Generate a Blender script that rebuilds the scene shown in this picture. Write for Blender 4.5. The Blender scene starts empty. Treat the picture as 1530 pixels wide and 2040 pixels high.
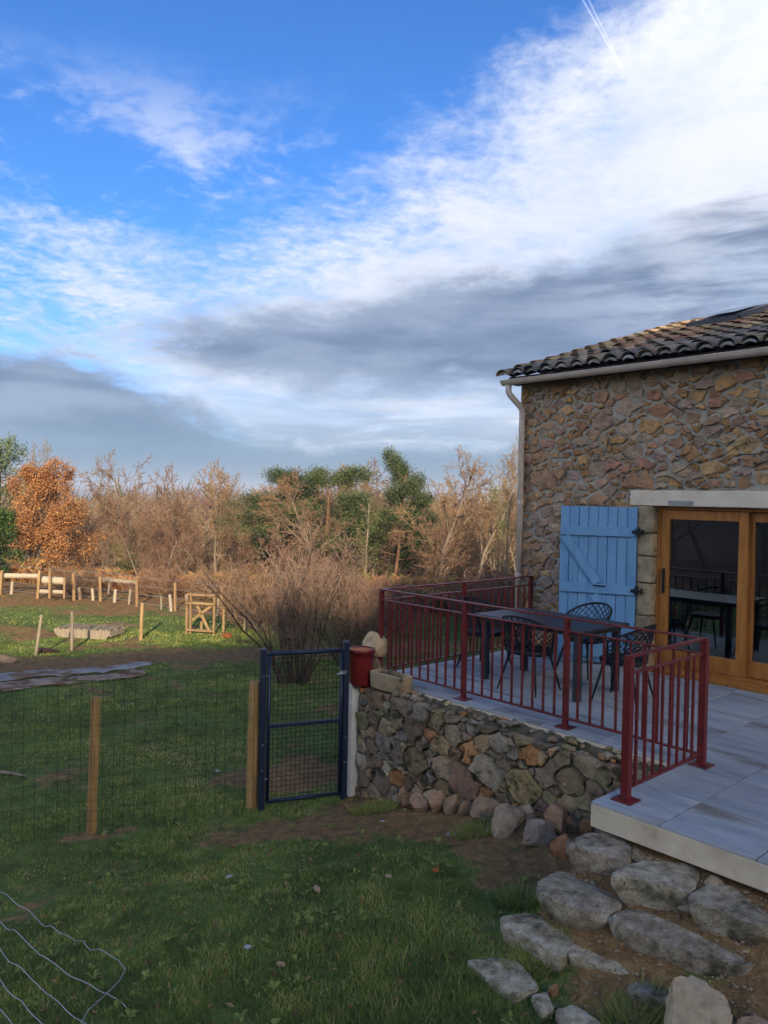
import bpy, math, random
import numpy as np
from mathutils import Vector, Matrix

SC = bpy.context.scene
COL = SC.collection
R = math.radians
rng = np.random.default_rng(11)
random.seed(5)

# ------------------------------------------------------------------ camera
EYE = 2.05
F = 1530.0
PITCH, ROLL = R(-1.12), R(1.15)
_f = np.array([0, math.cos(PITCH), math.sin(PITCH)])
_u = np.array([0, -math.sin(PITCH), math.cos(PITCH)])
_r = np.array([1.0, 0, 0])
CR = _r*math.cos(ROLL) + _u*math.sin(ROLL)
CU = -_r*math.sin(ROLL) + _u*math.cos(ROLL)
CAM = np.array([0, 0, EYE])
cd = bpy.data.cameras.new('camera')
cam = bpy.data.objects.new('camera', cd)
COL.objects.link(cam)
cd.sensor_fit = 'HORIZONTAL'
cd.sensor_width = 36.0
cd.lens = 36.0
cd.clip_start = 0.05
cd.clip_end = 20000
cam.matrix_world = Matrix(((CR[0], CU[0], -_f[0], 0), (CR[1], CU[1], -_f[1], 0), (CR[2], CU[2], -_f[2], EYE), (0, 0, 0, 1)))
SC.camera = cam

# ------------------------------------------------------------------ light
SUN_EL = R(20)
SUN_AZ = math.atan2(0.10, -0.995)          # measured from +Y towards +X
sun_dir = np.array([math.sin(SUN_AZ)*math.cos(SUN_EL), math.cos(SUN_AZ)*math.cos(SUN_EL), math.sin(SUN_EL)])
ld = bpy.data.lights.new('sun', 'SUN')
ld.energy = 3.5
ld.angle = R(0.45)
ld.color = (1.0, 0.83, 0.62)
sun = bpy.data.objects.new('sun', ld)
COL.objects.link(sun)
sun.rotation_euler = Vector(sun_dir).to_track_quat('Z', 'Y').to_euler()
sun.location = (0, -30, 30)

SC.view_settings.view_transform = 'Standard'
SC.view_settings.look = 'None'
SC.view_settings.exposure = 1.0
SC.view_settings.gamma = 1.0
SC.view_settings.use_curve_mapping = False
SC.cycles.use_denoising = True
SC.cycles.max_bounces = 6
SC.cycles.diffuse_bounces = 3
SC.cycles.glossy_bounces = 3
SC.cycles.transparent_max_bounces = 12
SC.cycles.volume_bounces = 0


def lin(r, g, b):
    f = lambda c: c/12.92 if c <= 0.04045 else ((c+0.055)/1.055)**2.4
    return (f(r/255), f(g/255), f(b/255), 1.0)


class NT:
    """tiny node helper"""
    def __init__(s, tree):
        s.t = tree
        s.n = tree.nodes
        s.l = tree.links

    def new(s, typ, **kw):
        n = s.n.new(typ)
        for k, v in kw.items():
            setattr(n, k, v)
        return n

    def put(s, sock, val):
        if hasattr(val, 'default_value') or hasattr(val, 'is_output'):
            s.l.new(val, sock)
        elif val is not None:
            sock.default_value = val

    def m(s, op, a, b=None, c=None, clamp=False):
        n = s.new('ShaderNodeMath', operation=op, use_clamp=clamp)
        s.put(n.inputs[0], a)
        if b is not None:
            s.put(n.inputs[1], b)
        if c is not None:
            s.put(n.inputs[2], c)
        return n.outputs[0]

    def sst(s, x, lo, hi):
        n = s.new('ShaderNodeMapRange', interpolation_type='SMOOTHSTEP')
        s.put(n.inputs[0], x)
        s.put(n.inputs[1], lo)
        s.put(n.inputs[2], hi)
        n.inputs[3].default_value = 0
        n.inputs[4].default_value = 1
        return n.outputs[0]

    def mix(s, fac, a, b, blend='MIX'):
        n = s.new('ShaderNodeMix', data_type='RGBA', blend_type=blend)
        s.put(n.inputs[0], fac)
        s.put(n.inputs[6], a)
        s.put(n.inputs[7], b)
        return n.outputs[2]

    def noise(s, vec, scale, detail=4, rough=0.55, dist=0.0):
        n = s.new('ShaderNodeTexNoise')
        if vec is not None:
            s.put(n.inputs['Vector'], vec)
        n.inputs['Scale'].default_value = scale
        n.inputs['Detail'].default_value = detail
        n.inputs['Roughness'].default_value = rough
        n.inputs['Distortion'].default_value = dist
        return n.outputs[0]

    def ramp(s, fac, stops):
        n = s.new('ShaderNodeValToRGB')
        s.put(n.inputs[0], fac)
        e = n.color_ramp.elements
        while len(e) < len(stops):
            e.new(0.5)
        for i, (p, c) in enumerate(stops):
            e[i].position = p
            e[i].color = c
        return n.outputs[0]

    def comb(s, x, y, z):
        n = s.new('ShaderNodeCombineXYZ')
        s.put(n.inputs[0], x)
        s.put(n.inputs[1], y)
        s.put(n.inputs[2], z)
        return n.outputs[0]


# ------------------------------------------------------------------ sky with cloud banks
W = bpy.data.worlds.new('World')
SC.world = W
W.use_nodes = True
t = NT(W.node_tree)
for n in list(t.n):
    t.n.remove(n)
SKY_STRENGTH = 0.10
sky = t.new('ShaderNodeTexSky', sky_type='NISHITA')
sky.sun_disc = False
sky.sun_elevation = SUN_EL
sky.sun_rotation = SUN_AZ
sky.air_density = 1.0
sky.dust_density = 0.4
sky.ozone_density = 2.2
sky.altitude = 400
tc = t.new('ShaderNodeTexCoord')
sep = t.new('ShaderNodeSeparateXYZ')
t.l.new(tc.outputs['Generated'], sep.inputs[0])
dx, dy, dz = sep.outputs
AZ = t.m('ARCTAN2', dx, dy)
EL = t.m('ARCSINE', dz)
zz = t.m('ADD', t.m('MAXIMUM', dz, 0.0), 0.10)
plane = t.comb(t.m('DIVIDE', dx, zz), t.m('DIVIDE', dy, zz), 0.3)
nA = t.noise(plane, 1.7, 12, 0.66, 0.35)                     # cloud texture on a high plane
nB = t.noise(plane, 0.55, 7, 0.6, 0.4)
stretch = t.comb(t.m('MULTIPLY', t.m('SINE', AZ), 1.0), t.m('MULTIPLY', EL, 2.4), t.m('COSINE', AZ))
nC = t.noise(stretch, 5.5, 11, 0.62, 0.3)                    # lumpy banks
nD = t.noise(stretch, 2.0, 5, 0.55, 0.3)
streak = t.comb(t.m('SINE', AZ), t.m('MULTIPLY', EL, 6.5), t.m('COSINE', AZ))
nE = t.noise(streak, 4.2, 8, 0.6, 0.35)
nF = t.noise(plane, 7.5, 8, 0.68, 0.5)                      # ripples and small puffs
nG = t.noise(plane, 24.0, 4, 0.6, 0.3)
cF = t.m('MULTIPLY', t.m('ADD', t.m('SUBTRACT', nF, 0.5), t.m('MULTIPLY', t.m('SUBTRACT', nG, 0.5), 0.5)), t.sst(EL, 0.05, 0.30))
cA = t.m('SUBTRACT', nA, 0.5)
cB = t.m('SUBTRACT', nB, 0.5)
cC = t.m('SUBTRACT', nC, 0.5)
cD = t.m('SUBTRACT', nD, 0.5)
azc = t.m('SUBTRACT', t.m('PINGPONG', t.m('ADD', AZ, math.pi/6), math.pi/3), math.pi/6)     # the same banks go on all round
# edge of the big white sheet: rises to the right
yb = t.m('ADD', t.m('ADD', 0.405, t.m('MULTIPLY', azc, 0.50)), t.m('MULTIPLY', t.m('MULTIPLY', azc, azc), 0.42))
e1 = t.m('ADD', t.m('SUBTRACT', yb, EL), t.m('ADD', t.m('ADD', t.m('MULTIPLY', cA, 0.26), t.m('MULTIPLY', cF, 0.20)), t.m('MULTIPLY', cD, 0.20)))
cover = t.sst(e1, -0.07, 0.12)
# thin veils inside the blue part
veil = t.m('MULTIPLY', t.sst(t.m('ADD', t.m('ADD', nA, t.m('MULTIPLY', cF, 0.55)), t.m('MULTIPLY', cD, 0.9)), 0.46, 0.78), t.m('MULTIPLY', t.sst(EL, 0.52, 0.36), 0.75))
gap = t.m('MULTIPLY', t.sst(t.m('ADD', t.m('ADD', cD, t.m('MULTIPLY', cF, 0.5)), t.m('MULTIPLY', cC, 0.5)), 0.10, -0.12), t.sst(azc, -0.14, -0.34))
cover = t.m('MULTIPLY', cover, t.m('SUBTRACT', 1.0, t.m('MULTIPLY', gap, 0.85)))
cloud = t.m('MAXIMUM', cover, veil)
# dark bank one: a wedge opening to the right
wob = t.m('ADD', t.m('ADD', t.m('MULTIPLY', cC, 0.13), t.m('MULTIPLY', cF, 0.035)), t.m('MULTIPLY', cD, 0.07))
top1 = t.m('ADD', 0.262, t.m('MULTIPLY', azc, 0.20))
bot1 = t.m('ADD', 0.128, t.m('MULTIPLY', t.m('MAXIMUM', t.m('SUBTRACT', -0.08, azc), 0.0), 0.22))
in_top = t.sst(t.m('ADD', t.m('SUBTRACT', top1, EL), wob), -0.012, 0.040)
in_bot = t.sst(t.m('ADD', t.m('SUBTRACT', EL, bot1), wob), -0.020, 0.030)
d1 = t.m('MULTIPLY', t.m('MULTIPLY', in_top, in_bot), t.m('SUBTRACT', 1.0, t.m('MULTIPLY', t.sst(azc, 0.16, 0.44), t.m('MULTIPLY', t.sst(nE, 0.38, 0.60), 0.55))))
# dark bank two: low, highest at the left
top2 = t.m('ADD', 0.075, t.m('MULTIPLY', t.sst(azc, -0.12, -0.42), 0.092))
d2 = t.sst(t.m('ADD', t.m('SUBTRACT', top2, EL), wob), -0.016, 0.026)
# grey layers with bright slits between and under them
slit = t.sst(t.m('ADD', t.m('SUBTRACT', 0.17, EL), t.m('MULTIPLY', t.m('SUBTRACT', nE, 0.5), 0.35)), -0.02, 0.10)
d3 = t.m('MULTIPLY', t.m('MULTIPLY', slit, t.sst(azc, -0.34, -0.10)), t.sst(nE, 0.62, 0.38))
dark = t.m('MAXIMUM', t.m('MAXIMUM', d1, d2), t.m('MULTIPLY', d3, 0.85))
cloud = t.m('MAXIMUM', cloud, dark)
K = 1.0/SKY_STRENGTH


def sk(c, k=1.0):
    return (c[0]*K*k, c[1]*K*k, c[2]*K*k, 1)


white = t.mix(t.sst(t.m('ADD', t.m('ADD', nA, t.m('MULTIPLY', cF, 0.45)), t.m('MULTIPLY', cB, 1.3)), 0.26, 0.74), sk((0.30, 0.365, 0.48)), sk((0.475, 0.485, 0.52)))
greyc = t.mix(t.sst(t.m('ADD', nC, t.m('MULTIPLY', t.m('SUBTRACT', nE, 0.5), 0.8)), 0.3, 0.7), sk((0.088, 0.112, 0.155)), sk((0.170, 0.198, 0.245)))
low = t.mix(t.sst(EL, 0.115, 0.01), greyc, sk((0.066, 0.118, 0.188)))
ccol = t.mix(dark, white, low)
# added gain: unseen sun-side clouds made brighter and warmer to light shaded areas
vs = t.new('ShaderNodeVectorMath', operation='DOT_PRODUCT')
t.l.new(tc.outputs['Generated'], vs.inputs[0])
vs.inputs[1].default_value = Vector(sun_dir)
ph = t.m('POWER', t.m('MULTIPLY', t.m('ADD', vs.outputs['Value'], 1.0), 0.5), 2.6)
fill_gain = t.m('ADD', 1.0, t.m('MULTIPLY', ph, 7.2))
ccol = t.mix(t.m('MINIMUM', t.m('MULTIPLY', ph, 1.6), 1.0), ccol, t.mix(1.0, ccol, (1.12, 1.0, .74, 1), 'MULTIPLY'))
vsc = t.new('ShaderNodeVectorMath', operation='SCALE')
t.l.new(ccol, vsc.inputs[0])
t.l.new(fill_gain, vsc.inputs['Scale'])
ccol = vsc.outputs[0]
skyc = t.mix(1.0, sky.outputs[0], (0.265, 0.635, 1.10, 1), 'MULTIPLY')
# aircraft trail: two thin parallel streaks
tr_n = Vector((0.0, 0.0, 0.0))
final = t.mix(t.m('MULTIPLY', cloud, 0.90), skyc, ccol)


def trail(final, p0, p1, width):
    n = p0.cross(p1).normalized()
    along = (p1-p0).normalized()
    vm = t.new('ShaderNodeVectorMath', operation='DOT_PRODUCT')
    t.l.new(tc.outputs['Generated'], vm.inputs[0])
    vm.inputs[1].default_value = n
    va = t.new('ShaderNodeVectorMath', operation='DOT_PRODUCT')
    t.l.new(tc.outputs['Generated'], va.inputs[0])
    va.inputs[1].default_value = along
    d = t.m('ABSOLUTE', vm.outputs['Value'])
    s0, s1 = p0.dot(along), p1.dot(along)
    m_ = t.m('MULTIPLY', t.sst(d, width, 0.0), t.m('MULTIPLY', t.sst(va.outputs['Value'], s0-0.06, s0+0.03), t.sst(va.outputs['Value'], s1+0.004, s1-0.004)))
    return t.mix(t.m('MULTIPLY', m_, 0.22), final, sk((0.85, 0.88, 0.95)))


def pdir(px, py):
    v = _f + CR*(px-765)/F - CU*(py-1020)/F
    return Vector(v).normalized()


final = trail(final, pdir(1150, -20), pdir(1238, 136), 0.0016)
final = trail(final, pdir(1163, -20), pdir(1240, 136), 0.0012)
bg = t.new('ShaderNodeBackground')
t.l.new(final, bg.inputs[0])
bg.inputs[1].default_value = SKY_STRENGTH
wo = t.new('ShaderNodeOutputWorld')
t.l.new(bg.outputs[0], wo.inputs[0])

# ------------------------------------------------------------------ frames and helpers
A0 = np.array([0.02, 8.78, 0.0])                 # far left corner of the railing, terrace level is z = 0
UA = np.array([.740, .673, 0.0])                 # towards the house wall
VB = np.array([.673, -.740, 0.0])                # along the house wall, to the right
ANG = math.atan2(VB[1], VB[0])


def TF(a, b, z=0.0):
    return A0 + a*UA + b*VB + np.array([0, 0, z])


def ab(x, y):
    X = np.asarray(x)-A0[0]
    Y = np.asarray(y)-A0[1]
    return X*UA[0]+Y*UA[1], X*VB[0]+Y*VB[1]


def ss(x, lo, hi):
    q = np.clip((np.asarray(x, float)-lo)/(hi-lo), 0, 1)
    return q*q*(3-2*q)


_tab = np.random.default_rng(3).random((256, 256))


def vnoise(x, y):
    x = np.asarray(x, float)
    y = np.asarray(y, float)
    xi = np.floor(x).astype(int)
    yi = np.floor(y).astype(int)
    fx = x-xi
    fy = y-yi
    fx = fx*fx*(3-2*fx)
    fy = fy*fy*(3-2*fy)
    g = lambda i, j: _tab[i & 255, j & 255]
    return (g(xi, yi)*(1-fx)+g(xi+1, yi)*fx)*(1-fy)+(g(xi, yi+1)*(1-fx)+g(xi+1, yi+1)*fx)*fy


def fbm(x, y, o=4):
    s = 0
    a_ = 0.5
    for i in range(o):
        s = s+a_*vnoise(np.asarray(x)*2**i+17.3*i, np.asarray(y)*2**i+9.1*i)
        a_ *= 0.5
    return s/(1-0.5**o)


def ground_z(x, y, micro=True):
    x = np.asarray(x, float)
    y = np.asarray(y, float)
    a, b = ab(x, y)
    z = -1.29 + 0.20*np.clip(b, 0, 2.5)*ss(y, 24, 10)
    # soil mound below the steps
    zs = np.where(a < -1.4, -.22+.66*(a+1.4), -.22)
    z = z + np.maximum(zs-z, 0)*ss(b, 3.3, 3.75)*ss(b, 6.5, 5.2)*ss(a, 3, -1)
    z = z + 0.08*ss(a, -1.1, -.5)*ss(b, 0.4, 1.6)*ss(b, 3.7, 3.3)*ss(a, .8, .2)
    # unseen hill added behind the viewer, its crest shaped to shade the garden
    crest = 25.6+0.15*np.clip(x-5, -40, 0)+4.6*ss(x, 6.4, 9.5)
    z = z + (crest+1.3)*ss(-y, 14, 60)*np.where(y < -60, np.clip((125+y)/65, 0, 1)**.6, 1.0)
    # land falls away to the woods, then far hills
    z = z - 0.13*np.clip(y-25, 0, 60) - 0.03*np.clip(y-85, 0, 500)
    z = z + 62*ss(y, 900, 3600)*(0.55+0.7*fbm(x/900.0+3.3, y/2500.0, 3))
    z = z + 0.35*ss(x, -7, -14)*ss(y, 14, 22)*ss(y, 40, 26)
    if micro:
        z = z + 0.07*(fbm(x*0.55, y*0.55, 3)-0.5) + 0.035*(fbm(x*2.6+40, y*2.6, 3)-0.5)
        z = z + ss(y, 30, 60)*1.2*(fbm(x*0.07, y*0.07, 3)-0.5)
    return z


def gz(x, y):
    return float(ground_z(x, y))


def ray(px, py):
    return _f + CR*(px-765)/F - CU*(py-1020)/F


def onz(px, py, z):
    d = ray(px, py)
    return CAM + d*((z-EYE)/d[2])


def ong(px, py):
    z = -1.2
    for _ in range(12):
        p = onz(px, py, z)
        z = 0.5*z+0.5*gz(p[0], p[1])
    p = onz(px, py, z)
    p[2] = gz(p[0], p[1])
    return p


def ondist(px, py, Y):
    d = ray(px, py)
    return CAM + d*(Y/d[1])


def tag(o, label=None, cat=None, group=None, kind=None):
    if label:
        o['label'] = label
    if cat:
        o['category'] = cat
    if group:
        o['group'] = group
    if kind:
        o['kind'] = kind
    return o


def thing(name, label, cat, loc=(0, 0, 0), rotz=0.0, group=None):
    o = bpy.data.objects.new(name, None)
    COL.objects.link(o)
    o.location = loc
    o.rotation_euler = (0, 0, rotz)
    o.empty_display_size = 0.2
    return tag(o, label, cat, group)


def obj(name, me, mat=None, parent=None, loc=(0, 0, 0), rot=(0, 0, 0), scale=None, color=None):
    o = bpy.data.objects.new(name, me)
    COL.objects.link(o)
    if mat is not None and not me.materials:
        me.materials.append(mat)
    o.parent = parent
    o.location = loc
    o.rotation_euler = rot
    if scale is not None:
        o.scale = scale
    if color is not None:
        o.color = color
    return o


def np_mesh(name, V, Fc, smooth=False):
    V = np.asarray(V, np.float32)
    Fc = np.asarray(Fc, np.int32)
    me = bpy.data.meshes.new(name)
    me.vertices.add(len(V))
    me.vertices.foreach_set('co', V.ravel())
    n, k = Fc.shape
    me.loops.add(n*k)
    me.loops.foreach_set('vertex_index', Fc.ravel())
    me.polygons.add(n)
    me.polygons.foreach_set('loop_start', np.arange(0, n*k, k, dtype=np.int32))
    me.polygons.foreach_set('loop_total', np.full(n, k, np.int32))
    me.update(calc_edges=True)
    me.polygons.foreach_set('use_smooth', np.full(n, bool(smooth)))
    return me


def fattr(me, name, vals):
    at = me.attributes.new(name, 'FLOAT', 'POINT')
    at.data.foreach_set('value', np.asarray(vals, np.float32))


class MB:
    def __init__(s, off=(0, 0, 0)):
        s.v = []
        s.f = []
        s.off = np.asarray(off, float)

    def add(s, V, Fs):
        b = len(s.v)
        s.v += [tuple(p) for p in V]
        s.f += [tuple(i+b for i in q) for q in Fs]
        return s

    def box(s, x0, x1, y0, y1, z0, z1):
        V = [(x, y, z) for x in (x0, x1) for y in (y0, y1) for z in (z0, z1)]
        return s.add(V, [(0, 1, 3, 2), (4, 6, 7, 5), (0, 4, 5, 1), (2, 3, 7, 6), (0, 2, 6, 4), (1, 5, 7, 3)])

    def beam(s, p0, p1, w, h, up=(0, 0, 1)):
        p0 = Vector(p0)
        p1 = Vector(p1)
        d = (p1-p0).normalized()
        up = Vector(up)
        if abs(d.dot(up)) > 0.98:
            up = Vector((0, 1, 0))
        sd = d.cross(up).normalized()
        u2 = sd.cross(d).normalized()
        V = [p+sd*(i*w/2)+u2*(j*h/2) for p in (p0, p1) for i, j in ((-1, -1), (1, -1), (1, 1), (-1, 1))]
        return s.add(V, [(3, 2, 1, 0), (4, 5, 6, 7), (0, 1, 5, 4), (1, 2, 6, 5), (2, 3, 7, 6), (3, 0, 4, 7)])

    def tube(s, pts, rad, n=8, caps=True):
        pts = [Vector(p) for p in pts]
        if not hasattr(rad, '__len__'):
            rad = [rad]*len(pts)
        V = []
        prev = None
        for i, p in enumerate(pts):
            d = (pts[min(i+1, len(pts)-1)]-pts[max(i-1, 0)]).normalized()
            if prev is None:
                ref = Vector((0, 0, 1)) if abs(d.z) < 0.9 else Vector((1, 0, 0))
                sd = d.cross(ref).normalized()
            else:
                sd = (prev-d*prev.dot(d)).normalized()
            prev = sd
            up = d.cross(sd)
            V += [p+(sd*math.cos(q)+up*math.sin(q))*rad[i] for q in [2*math.pi*k/n for k in range(n)]]
        Fs = []
        for i in range(len(pts)-1):
            for k in range(n):
                k2 = (k+1) % n
                Fs.append((i*n+k, i*n+k2, (i+1)*n+k2, (i+1)*n+k))
        if caps:
            Fs.append(tuple(range(n))[::-1])
            Fs.append(tuple((len(pts)-1)*n+k for k in range(n)))
        return s.add(V, Fs)

    def lathe(s, prof, n=20, c=(0, 0, 0)):
        V = []
        for r_, z in prof:
            V += [(c[0]+r_*math.cos(2*math.pi*k/n), c[1]+r_*math.sin(2*math.pi*k/n), c[2]+z) for k in range(n)]
        Fs = []
        for i in range(len(prof)-1):
            for k in range(n):
                k2 = (k+1) % n
                Fs.append((i*n+k, i*n+k2, (i+1)*n+k2, (i+1)*n+k))
        return s.add(V, Fs)

    def prism(s, poly, z0, z1):
        n = len(poly)
        V = [(p[0], p[1], z0) for p in poly]+[(p[0], p[1], z1) for p in poly]
        Fs = [tuple(range(n))[::-1], tuple(range(n, 2*n))]+[(i, (i+1) % n, n+(i+1) % n, n+i) for i in range(n)]
        return s.add(V, Fs)

    def mesh(s, name, smooth=False):
        me = bpy.data.meshes.new(name)
        me.from_pydata([tuple(np.asarray(p)-s.off) for p in s.v], [], s.f)
        if smooth:
            me.polygons.foreach_set('use_smooth', [True]*len(me.polygons))
        return me

    def build(s, name, mat, parent=None, smooth=False, bevel=0.0, **kw):
        o = obj(name, s.mesh(name, smooth), mat, parent, **kw)
        if bevel:
            m_ = o.modifiers.new('edge', 'BEVEL')
            m_.width = bevel
            m_.segments = 2
            m_.limit_method = 'ANGLE'
        return o


# ------------------------------------------------------------------ materials
def mat(name, stops, scale=6.0, rough=0.85, bump=0.0, bscale=30.0, detail=6, objcol=False, rnd=0.0, spec=0.3, metal=0.0,
        stretch=(1, 1, 1), stain=None, attr=None, bdist=0.01, coat=0.0, speck=None):
    m_ = bpy.data.materials.new(name)
    m_.use_nodes = True
    q = NT(m_.node_tree)
    b = q.n['Principled BSDF']
    tcn = q.new('ShaderNodeTexCoord')
    oi = q.new('ShaderNodeObjectInfo')
    mp = q.new('ShaderNodeMapping')
    q.l.new(tcn.outputs['Object'], mp.inputs['Vector'])
    mp.inputs['Scale'].default_value = stretch
    off = q.new('ShaderNodeVectorMath', operation='SCALE')
    off.inputs[0].default_value = (37.0, 53.0, 71.0)
    q.l.new(oi.outputs['Random'], off.inputs['Scale'])
    q.l.new(off.outputs[0], mp.inputs['Location'])
    vec = mp.outputs[0]
    n1 = q.noise(vec, scale, detail, 0.6)
    col = q.ramp(n1, stops)
    if objcol:
        col = q.mix(1.0, col, oi.outputs['Color'], 'MULTIPLY')
    if attr:
        an = q.new('ShaderNodeAttribute', attribute_name=attr[0])
        col = q.mix(q.m('MULTIPLY', an.outputs['Fac'], 1.0), col, q.ramp(n1, attr[1]))
    if stain:
        sc_, c_, lo, hi = stain
        col = q.mix(q.sst(q.noise(vec, sc_, 5, 0.6), lo, hi), col, c_)
    if speck:
        sc_, c_, lo, hi = speck
        col = q.mix(q.sst(q.noise(vec, sc_, 3, 0.7), lo, hi), col, c_)
    if rnd:
        hsv = q.new('ShaderNodeHueSaturation')
        q.put(hsv.inputs['Color'], col)
        q.put(hsv.inputs['Value'], q.m('ADD', 1.0-rnd, q.m('MULTIPLY', oi.outputs['Random'], 2*rnd)))
        q.put(hsv.inputs['Hue'], q.m('ADD', 0.5-rnd*0.05, q.m('MULTIPLY', oi.outputs['Random'], rnd*0.1)))
        col = hsv.outputs[0]
    q.put(b.inputs['Base Color'], col)
    b.inputs['Roughness'].default_value = rough
    b.inputs['Specular IOR Level'].default_value = spec
    b.inputs['Metallic'].default_value = metal
    b.inputs['Coat Weight'].default_value = coat
    if bump:
        bn = q.new('ShaderNodeBump')
        bn.inputs['Strength'].default_value = bump
        bn.inputs['Distance'].default_value = bdist
        q.l.new(q.noise(vec, bscale, 6, 0.65), bn.inputs['Height'])
        q.l.new(bn.outputs[0], b.inputs['Normal'])
    return m_


def flat2(c, k=0.75):
    return [(0.25, (c[0]*k, c[1]*k, c[2]*k, 1)), (0.75, (c[0], c[1], c[2], 1))]


WH = (1, 1, 1, 1)
M = {}
M['stone'] = mat('rubble_stone', [(0.25, (.42, .38, .34, 1)), (0.5, (.85, .82, .78, 1)), (0.75, (1.2, 1.1, .95, 1))], 9, .9, .9, 38, objcol=True, bdist=.02,
                 stain=(14, (.10, .085, .065, 1), .60, .78))
M['wall_stone'] = mat('terrace_wall_stone', [(0.25, (.40, .37, .34, 1)), (0.5, (.85, .82, .78, 1)), (0.75, (1.2, 1.15, 1.05, 1))], 7, .92, 1.0, 30, objcol=True, bdist=.025,
                      stain=(6, (.060, .055, .026, 1), .50, .66))
M['mortar'] = mat('lime_mortar', [(0.3, lin(158, 148, 132)), (0.7, lin(194, 184, 166))], 12, .95, 1.0, 26, stain=(3, lin(140, 124, 104), .52, .75), bdist=.02)
M['backing'] = mat('wall_backing_earth', [(0.3, lin(74, 66, 50)), (0.7, lin(126, 114, 92))], 9, .95, 1.0, 22, stain=(4, lin(50, 62, 24), .5, .7), bdist=.03)
M['tile'] = mat('clay_roof_tile', [(0.25, (.5, .46, .44, 1)), (0.55, (.95, .92, .88, 1)), (0.8, (1.15, 1.1, 1.0, 1))], 9, .88, .6, 50, objcol=True,
                stain=(13, (.075, .075, .07, 1), .58, .74))
M['plug'] = mat('grey_mortar_plug', [(0.3, lin(128, 126, 120)), (0.7, lin(182, 178, 170))], 10, .95, .6, 40)
M['pvc'] = mat('beige_gutter_plastic', [(0.3, lin(196, 176, 160)), (0.7, lin(212, 194, 178))], 4, .45, 0, stain=(5, lin(150, 134, 118), .6, .85))
M['roofdark'] = mat('roof_underside', flat2(lin(70, 60, 52)), 8, .95)
M['lintel'] = mat('limewashed_lintel', [(0.3, lin(216, 196, 168)), (0.7, lin(234, 218, 194))], 5, .9, .5, 30, stain=(4, lin(160, 140, 108), .55, .8))
M['dressed'] = mat('dressed_jamb_stone', [(0.3, lin(128, 110, 84)), (0.7, lin(176, 156, 124))], 9, .92, .8, 35, stain=(7, lin(98, 84, 66), .55, .75), rnd=.12)
M['blue'] = mat('blue_shutter_paint', [(0.3, lin(104, 148, 186)), (0.7, lin(120, 162, 198))], 5, .5, .12, 90, stretch=(1, 1, .15), stain=(11, lin(88, 124, 158), .54, .80), speck=(60, lin(142, 170, 190), .66, .74))
M['oak'] = mat('oak_door_frame', [(0.25, lin(150, 90, 36)), (0.75, lin(196, 130, 62))], 6, .42, .15, 60, stretch=(3, 3, .4))
M['iron'] = mat('black_iron', flat2(lin(30, 30, 32)), 8, .5)
M['red'] = mat('dark_red_railing_paint', [(0.3, lin(98, 28, 29)), (0.7, lin(118, 36, 34))], 6, .38, .05, 60, spec=.45, stain=(7, lin(86, 32, 28), .54, .76), speck=(45, lin(128, 62, 48), .68, .76))
M['grey_metal'] = mat('anthracite_table_metal', flat2(lin(58, 60, 66), .85), 6, .45)
M['black'] = mat('black_resin', flat2(lin(34, 35, 40), .8), 10, .5)
M['paver'] = mat('grey_terrace_tile', [(0.3, lin(140, 145, 149)), (0.5, lin(162, 165, 166)), (0.72, lin(180, 180, 176))], 3.5, .62, .12, 40, rnd=.10, stretch=(.5, 2.2, 1), speck=(26, lin(108, 104, 96), .66, .74),
                 stain=(1.9, lin(122, 114, 100), .50, .72))
M['slab'] = mat('cream_slab_edge', [(0.3, lin(206, 184, 152)), (0.7, lin(230, 212, 182))], 5, .92, .5, 30, stain=(3.5, lin(150, 130, 98), .55, .78))
M['grout'] = mat('tile_bed', flat2(lin(92, 86, 76)), 10, .95)
M['step'] = mat('granite_step', [(0.30, lin(124, 110, 88)), (0.45, lin(168, 152, 126)), (0.58, lin(190, 176, 150)), (0.76, lin(222, 212, 192))], 13, .92, 1.0, 50, detail=11, bdist=.025, speck=(60, lin(80, 70, 52), .58, .68), rnd=.12,
                stain=(4.0, lin(76, 70, 46), .50, .70))
M['rock'] = mat('loose_rock', [(0.25, (.55, .50, .44, 1)), (0.5, (.95, .90, .82, 1)), (0.78, (1.25, 1.18, 1.08, 1))], 9, .92, 1.0, 36, detail=10, objcol=True, bdist=.03,
                stain=(5, lin(112, 84, 58), .57, .76))
M['navy'] = mat('navy_gate_paint', flat2(lin(27, 38, 62), .85), 6, .45, 0, spec=.45)
M['galv'] = mat('galvanised_steel', flat2(lin(170, 172, 178)), 8, .35, 0, metal=.7)
M['wire'] = mat('dark_green_wire', flat2(lin(26, 32, 28), .9), 8, .5)
M['wire_grey'] = mat('galvanised_wire', flat2(lin(176, 178, 184), .85), 8, .45, metal=.3)
M['post'] = mat('round_wooden_post', [(0.25, lin(138, 104, 62)), (0.75, lin(184, 146, 94))], 7, .85, .5, 40, stretch=(3, 3, .3), stain=(6, lin(112, 86, 54), .58, .8), rnd=.08)
M['old_wood'] = mat('weathered_wood', [(0.25, lin(112, 100, 86)), (0.75, lin(164, 150, 128))], 7, .9, .5, 40, stretch=(3, 3, .3), rnd=.15)
M['log'] = mat('pale_peeled_log', [(0.25, lin(150, 136, 114)), (0.75, lin(186, 172, 150))], 6, .85, .3, 30, stretch=(.3, 3, 3), rnd=.08)
M['white_post'] = mat('white_render', [(0.3, lin(190, 186, 178)), (0.7, lin(224, 222, 216))], 8, .9, .7, 30, stain=(7, lin(130, 122, 108), .60, .78))
M['pot'] = mat('dark_red_glazed_pot', flat2(lin(120, 30, 30), .8), 6, .30, 0, spec=.5)
M['potrim'] = mat('terracotta_inside', flat2(lin(184, 128, 96)), 8, .9)
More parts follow.
